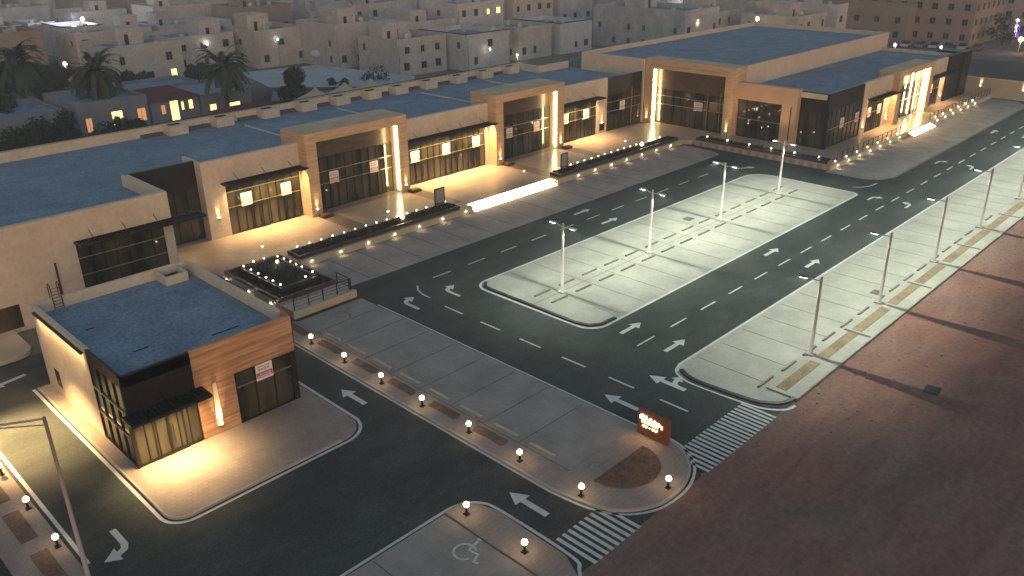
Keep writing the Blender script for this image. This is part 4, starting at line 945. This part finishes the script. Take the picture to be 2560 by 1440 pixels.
# ============================================================ HOUSES
hw=[mat('house_beige',(.50,.465,.43),.9,(.43,.40,.37),.3,fine=.12,fscale=2.5,mid=.12),mat('house_white',(.56,.55,.56),.9,(.48,.475,.48),.3,fine=.12,fscale=2.5,mid=.1),mat('house_grey',(.47,.475,.49),.9,(.34,.34,.345),.3,fine=.12,fscale=2.5,mid=.12),mat('house_sand',(.53,.49,.44),.9,(.40,.37,.325),.3,fine=.12,fscale=2.5,mid=.1),mat('house_brown',(.30,.25,.21),.9,(.25,.21,.18),.3)]
WN=['beige','white','grey','sand coloured','brown']
TANK=mat('water_tank',(.45,.45,.44),.6)
def house(x0,x1,y0,y1,h,wi,label,seed,rooms=1,wins=True,name='house',band=False,lit=0):
    rd_=random.Random(seed); wall=hw[wi]
    t=thing(name,label,'house',((x0+x1)/2,(y0+y1)/2,0),'flat roofed houses behind the shops')
    m=MB(); w=.3
    m.box(x0,x1,y0,y0+w,0,h); m.box(x0,x1,y1-w,y1,0,h); m.box(x0,x0+w,y0+w,y1-w,0,h); m.box(x1-w,x1,y0+w,y1-w,0,h)
    m.build('wall',wall,t); MB().poly([(x0+w,y0+w),(x1-w,y0+w),(x1-w,y1-w),(x0+w,y1-w)],h-.95).build('roof',roofm,t)
    if band: 
        m=MB(); m.box(x0-.05,x1+.05,y0-.08,y0+.32,h+.001,h+.16); m.box(x0-.08,x0+.32,y0+.33,y1,h+.001,h+.16); m.build('coping',frame,t)
    for k in range(rooms):
        rw=rd_.uniform(3.4,5.4); rx=x0+.6+(x1-x0-rw-1.2)*rd_.random(); ry=y0+2.5+(y1-y0-7)*rd_.random(); rh=rd_.uniform(1.8,2.6)
        rm=MB().box(rx,rx+rw,ry,ry+rw*1.1,h-.949,h+rh).build('roof_room',wall,t)
        MB().box(rx+rw*.3,rx+rw*.3+.8,ry-.03,ry-.002,h-.94,h+1.0).build('door',winglass,rm)
    for k in range(rd_.randint(1,3)):
        tx=x0+1.5+(x1-x0-3)*rd_.random(); ty=y0+1.2+(y1-y0-3)*rd_.random()
        MB().tube([(tx,ty,h-.94),(tx,ty,h+.35)],.5,10).build('water_tank',TANK,t)
    for k in range(rd_.randint(1,3)):
        ax=x0+1+(x1-x0-2.5)*rd_.random(); ay=y0+1+(y1-y0-3)*rd_.random(); MB().box(ax,ax+.9,ay,ay+.45,h-.94,h-.2).build('air_conditioner',TANK,t)
    if rd_.random()<.45:
        ax=x0+1.5+(x1-x0-3)*rd_.random(); ay=y0+1.5; d=MB(); d.tube([(ax,ay,h-.94),(ax,ay,h+.2)],.04,5); q=rd_.uniform(-.8,.8); n0=Vector((-.6,-.6+q*.3,.5)).normalized(); u=n0.cross(Vector((0,0,1))).normalized(); w=n0.cross(u)
        cpt=Vector((ax,ay,h+.35)); ring=[cpt+(u*math.cos(R(30*i))+w*math.sin(R(30*i)))*.5 for i in range(12)]
        for i in range(12): d.tri(cpt-n0*.14,ring[i],ring[(i+1)%12]); d.tri(ring[i],cpt-n0*.10,ring[(i+1)%12])
        d.build('satellite_dish',TANK,t)
    for xx in (x0+.25,x1-.25):
        if rd_.random()<.5: MB().box(xx-.05,xx+.05,y0-.07,y0-.001,0,h-1).build('downpipe',mat('window_frame',(.25,.23,.20),.7),t)
    if wins:
        nx=max(2,int((x1-x0)/3.6)); ny=max(2,int((y1-y0)/4.2))
        for fl in range(int((h-1)//3.1)):
            z=1.2+3.2*fl
            for i in range(nx):
                if rd_.random()<.8: window(t,'y',y0,x0+(x1-x0)*(i+.5)/nx+rd_.uniform(-.4,.4),z,rd_.choice((.8,1.1,1.3)),rd_.choice((1.2,1.4)),litwin if rd_.random()<lit else None)
            for i in range(ny):
                if rd_.random()<.6: window(t,'x',x0,y0+(y1-y0)*(i+.5)/ny,z,rd_.choice((.7,1.0)),1.2)
    return t
EXP=[(118.0,130.3,128.0,143,7.2,1,'white two-storey house with a lit lamp on its wall, right behind the shops',0),
(134.9,146,130.0,144,6.9,3,'cream house with ornamented window surrounds right of the white house',0),
(147.7,159,129,144,6.8,1,'pale house with a dark roof edge near the corner hall',0),
(104.2,116.8,133,146,7.2,0,'beige house with a row of small slots high on its wall',2),
(165.5,180,108,134,9.4,2,'wide purple-grey house block behind the corner hall',1),
(91.8,104.0,164.5,178,7.7,3,'plain sand coloured house with blank front above the compound',1),
(76.4,90.5,171.5,186,7.2,0,'beige house with narrow windows left of the plain sand house',1),
(102.5,117,151,166,9.0,0,'tall beige house behind the house with slots',2),
(69.5,78.4,210,224,7.1,2,'grey house whose roof terrace is lit white',0),
(67.0,73,225,236,7.3,2,'narrow greenish-grey house with one square window at the upper left',0),
(58,66,226,240,7.0,0,'beige house with two lit yellow windows at the far upper left',1)]
for k,(x0,x1,y0,y1,h,wi,lb,rm) in enumerate(EXP): house(x0,x1,y0,y1,h,wi,lb,100+k,rm,band=(k in (0,2,8)),lit=.7 if k==10 else 0)
def proj(p):
    v=[sum(CR[i][j]*(p[j]-(0,0,28)[j]) for j in range(3)) for i in range(3)]
    if v[2]>-1: return None
    return 1280-2083.46*v[0]/v[2],720+2083.46*v[1]/v[2]
def seen(x0,x1,y0,y1,h):
    ok=False
    for p in ((x0,y0,h+1),(x1,y0,h+1),(x0,y1,h+1),(x1,y1,h+1)):
        q=proj(p)
        if q and -60<q[0]<2620 and -20<q[1]<1000: ok=True
    return ok
rq=random.Random(77); rowid=0; cnt=0
ROWS=[(150,165),(168,182),(194,208),(212,226),(238,252),(256,270),(282,297),(301,316),(328,344),(348,364),(378,394),(398,414),(162,176)]
def clash(x0,x1,y0,y1):
    for e in EXP:
        if x0<e[1]+.5 and x1>e[0]-.5 and y0<e[3]+.5 and y1>e[2]-.5: return True
    return False
PL=[]
for ri,(ya,yb) in enumerate(ROWS):
    x=44+rq.uniform(0,5)
    if ri<2: x=120
    if ri==12: x=60.5
    while x<330:
        wd=rq.uniform(14,19); x1=x+wd
        if x>150 and ya<140: x=x1+1.6; continue
        h=rq.choice((7.2,7.8,8.6,9.8,10.6)); 
        if not clash(x,x1,ya,yb) and seen(x,x1,ya,yb,h) and math.hypot(x,ya)<400: PL.append((x,x1,ya+rq.uniform(0,1.5),yb,h,ri))
        if ri==12: break
        x=x1+rq.choice((1.4,1.8,2.2,6.0))
# rows beyond the corner hall
for ri,ya in enumerate((92,112,132)):
    x=184+rq.uniform(0,4)
    while x<300:
        wd=rq.uniform(11,15)
        h=rq.choice((6.9,7.4,8.6,9.6))
        if seen(x,x+wd,ya,ya+15,h) and not clash(x,x+wd,ya,ya+15): PL.append((x,x+wd,ya,ya+14.5,h,13+ri))
        x+=wd+rq.choice((1.6,6))
from collections import Counter
cc=Counter(); seq=Counter()
AD=['','with a single roof room','with two roof rooms']
for k,(x0,x1,y0,y1,h,ri) in enumerate(PL):
    wi=rq.choice((0,0,1,2,2,3,3,4)); seq[ri]+=1; dist=math.hypot(x0,y0)
    side='%s row behind the shops'%ORD[ri+1] if ri<12 else ('short row behind the villa' if ri==12 else '%s row beyond the corner hall'%ORD[ri-12])
    rm=rq.choice((1,1,2))
    house(x0,x1,y0,y1,h,wi,f'{WN[wi]} house, {ORD[min(30,seq[ri])]} from the left in the {side}',300+k,rm,wins=dist<290,lit=.05)
# apartment blocks at the right
def block(x0,x1,y0,y1,h,mt,label,sp=3.6,name='apartment_building'):
    t=thing(name,label,'apartment building',((x0+x1)/2,(y0+y1)/2,0)); m=MB(); w=.3
    m.box(x0,x1,y0,y0+w,0,h); m.box(x0,x1,y1-w,y1,0,h); m.box(x0,x0+w,y0+w,y1-w,0,h); m.box(x1-w,x1,y0+w,y1-w,0,h)
    m.build('wall',mt,t); MB().poly([(x0+w,y0+w),(x1-w,y0+w),(x1-w,y1-w),(x0+w,y1-w)],h-.95).build('roof',roofm,t)
    n=0
    for fl in range(int(h//3.3)):
        for i in range(int((y1-y0)/sp)):
            if n<60: window(t,'x',x0,y0+sp*(i+.5),1.3+3.3*fl,1.2,1.4); n+=1
        for i in range(int((x1-x0)/sp)):
            if n<90: window(t,'y',y0,x0+sp*(i+.5),1.3+3.3*fl,1.2,1.4); n+=1
    return t
block(218,240,64,100,12,mat('block_tan',(.34,.27,.21),.9,(.28,.22,.18),.3),'long tan apartment block with rows of small windows at the upper right')
block(244,262,44,68,18,mat('block_pink',(.42,.34,.38),.9,(.36,.29,.33),.3),'tall pinkish apartment block at the upper right corner')
block(213.6,217.9,77,100,9,mat('block_olive',(.30,.26,.19),.9,(.25,.21,.16),.3),'low olive tan block in front of the long apartment block',5)
# parked cars far right
def car(x,y,rz,c,label):
    t=thing('parked_car',label,'car',(x,y,0),'cars parked before the far apartment blocks'); B=wloc(t)
    mt=mat('car_paint_%d'%int(c[0]*100),c,.3,spec=.5)
    def tr(pts): return rot2(pts,x,y,rz)
    m=MB(); m.prism(tr([(-2.2,-.85),(2.15,-.85),(2.25,-.6),(2.25,.6),(2.15,.85),(-2.2,.85)]),.3,.85)
    m.build('body',mt,t)
    m=MB(); b=tr([(-1.6,-.75),(1.0,-.75),(1.0,.75),(-1.6,.75)]); tp=tr([(-1.1,-.6),(.4,-.6),(.4,.6),(-1.1,.6)])
    for i in range(4): j=(i+1)%4; m.quad((*b[i],.851),(*b[j],.851),(*tp[j],1.42),(*tp[i],1.42))
    m.quad(*[(*p,1.42) for p in tp]); m.build('cabin',winglass,t)
    for px,py in ((-1.35,-.86),(1.4,-.86),(-1.35,.86),(1.4,.86)):
        q=tr([(px,py-.1),(px,py+.1)]); MB().tube([(*q[0],.33),(*q[1],.33)],.33,12).build('wheel',frame,t)
for i,(x,y,c) in enumerate(((209.5,75,(.5,.5,.5)),(210.2,72,(.25,.27,.3)),(211,69.2,(.55,.55,.57)),(212,66.4,(.1,.1,.12)),(212.8,63.6,(.42,.42,.44)),(213.6,60.8,(.3,.1,.1)))):
    car(x,y,R(5),c,f'{["silver","slate grey","white","black","light grey","dark red"][i]} car parked in the line before the far apartment blocks')
# far lamps
def far_lamp(x,y,h,label,mt,r=.3,power=0,col=WARM):
    t=thing('distant_lamp',label,'street lamp',(x,y,0),'distant street lamps'); MB().tube([(x,y,0),(x,y,h-.2)],.08,6).build('pole',poler,t); MB().ball((x,y,h),r,0,10,6).build('lamp',mt,t)
    if power: light('POINT',(x,y-r-.1,h-r-.15),power,col,t,size=.05)
orangeb=mat('orange_bulb',(.9,.6,.3),.5,emit=(1,.50,.20),es=14,sample=False)

whiteb=mat('cool_bulb',(.9,.9,.9),.5,emit=(.9,1,.98),es=16,sample=False)
far_lamp(171.1,108.5,7,'large orange glowing lamp behind the corner hall roof',orangeb,.55,50,(1,.5,.2))
far_lamp(181.7,99,7,'yellowish lamp right of the orange glowing lamp',ledw,.42,30)
for i,(x,y) in enumerate(((195.8,132.5),(197.1,132.5),(198.6,132.5),(201.4,133.3),(203.3,133.8))): far_lamp(x,y,7,f'bright white lamp in the cluster at the top, {ORD[i+1]} from the left of the cluster',whiteb,.38,60,(.9,1,.95))
far_lamp(188.4,69.8,3,'small white lamp left of the parked cars',whiteb,.28,40,(.9,1,1))
far_lamp(190.7,61.2,3,'small white lamp right among the parked cars',whiteb,.24,40,(.9,1,1))
far_lamp(214,52.5,3,'low orange lamp at the far right edge',orangeb,.5,120,(1,.6,.3))
far_lamp(228,57.5,5.5,'pale lamp above the violet sign at the far right edge',whiteb,.3,40,(.9,.9,1))
t=thing('violet_sign','upright lit violet and white shop sign at the far right','sign',(231,58,0)); MB().box(231,231.3,57.4,57.9,1.2,4).build('violet_panel',mat('violet_panel',(.2,.1,.6),.5,emit=(.12,.04,.9),es=.8,sample=False),t); MB().box(231,231.3,57.95,58.5,1.5,4.2).build('white_panel',mat('white_panel',(.9,.8,.8),.5,emit=(1,.75,.6),es=1.6,sample=False),t); MB().tube([(231.15,57.9,0),(231.15,57.9,1.5)],.08,6).build('post',poler,t)
far_lamp(80.5,228,7.0,'white lamp on the brightly lit roof terrace at the upper left',whiteb,.45,0)
light('POINT',(74.5,217,8.6),2200,(.95,.97,1),None,'terrace_glow',size=.06)
far_lamp(99.5,282,7,'warm lamp at the top left edge',ledw,.5,0)
far_lamp(117,127.3,4.2,'small lamp standing before the white house wall',whiteb,.12,60,(1,.9,.85)) if 0 else far_lamp(123.5,127.0,4.0,'small lamp standing before the white house wall',ledw,.14,12,(1,.85,.75))
far_lamp(133.2,128.6,1.6,'yellow lamp low between the white and the cream house',ledw,.2,40,(1,.85,.55))
far_lamp(96.5,163.9,5.6,'tiny white lamp on the sand coloured house front',whiteb,.14,0)
far_lamp(84.0,171.0,5.4,'white lamp above the tall palm on the beige house front',whiteb,.22,0)
far_lamp(60.5,186,2.6,'orange lamp in the yard at the upper left',orangeb,.4,160,(1,.5,.15))

# ============================================================ ADDED HAZE VOLUME (lamp halos, lifted shadows)
hz=MB().box(-240,890,-110,890,-1,34).build('haze',None)
hz.data.materials.clear(); hm=bpy.data.materials.new('haze'); hm.use_nodes=True; hn=hm.node_tree; hn.nodes.clear()
pv=hn.nodes.new('ShaderNodeVolumePrincipled'); pv.inputs['Color'].default_value=(.78,.86,1.0,1); pv.inputs['Density'].default_value=HAZE
ho=hn.nodes.new('ShaderNodeOutputMaterial'); hn.links.new(pv.outputs[0],ho.inputs['Volume']); hz.data.materials.append(hm)
tag(hz,'added thin haze volume giving lamp halos and lifted shadows over the site','haze',kind='stuff')
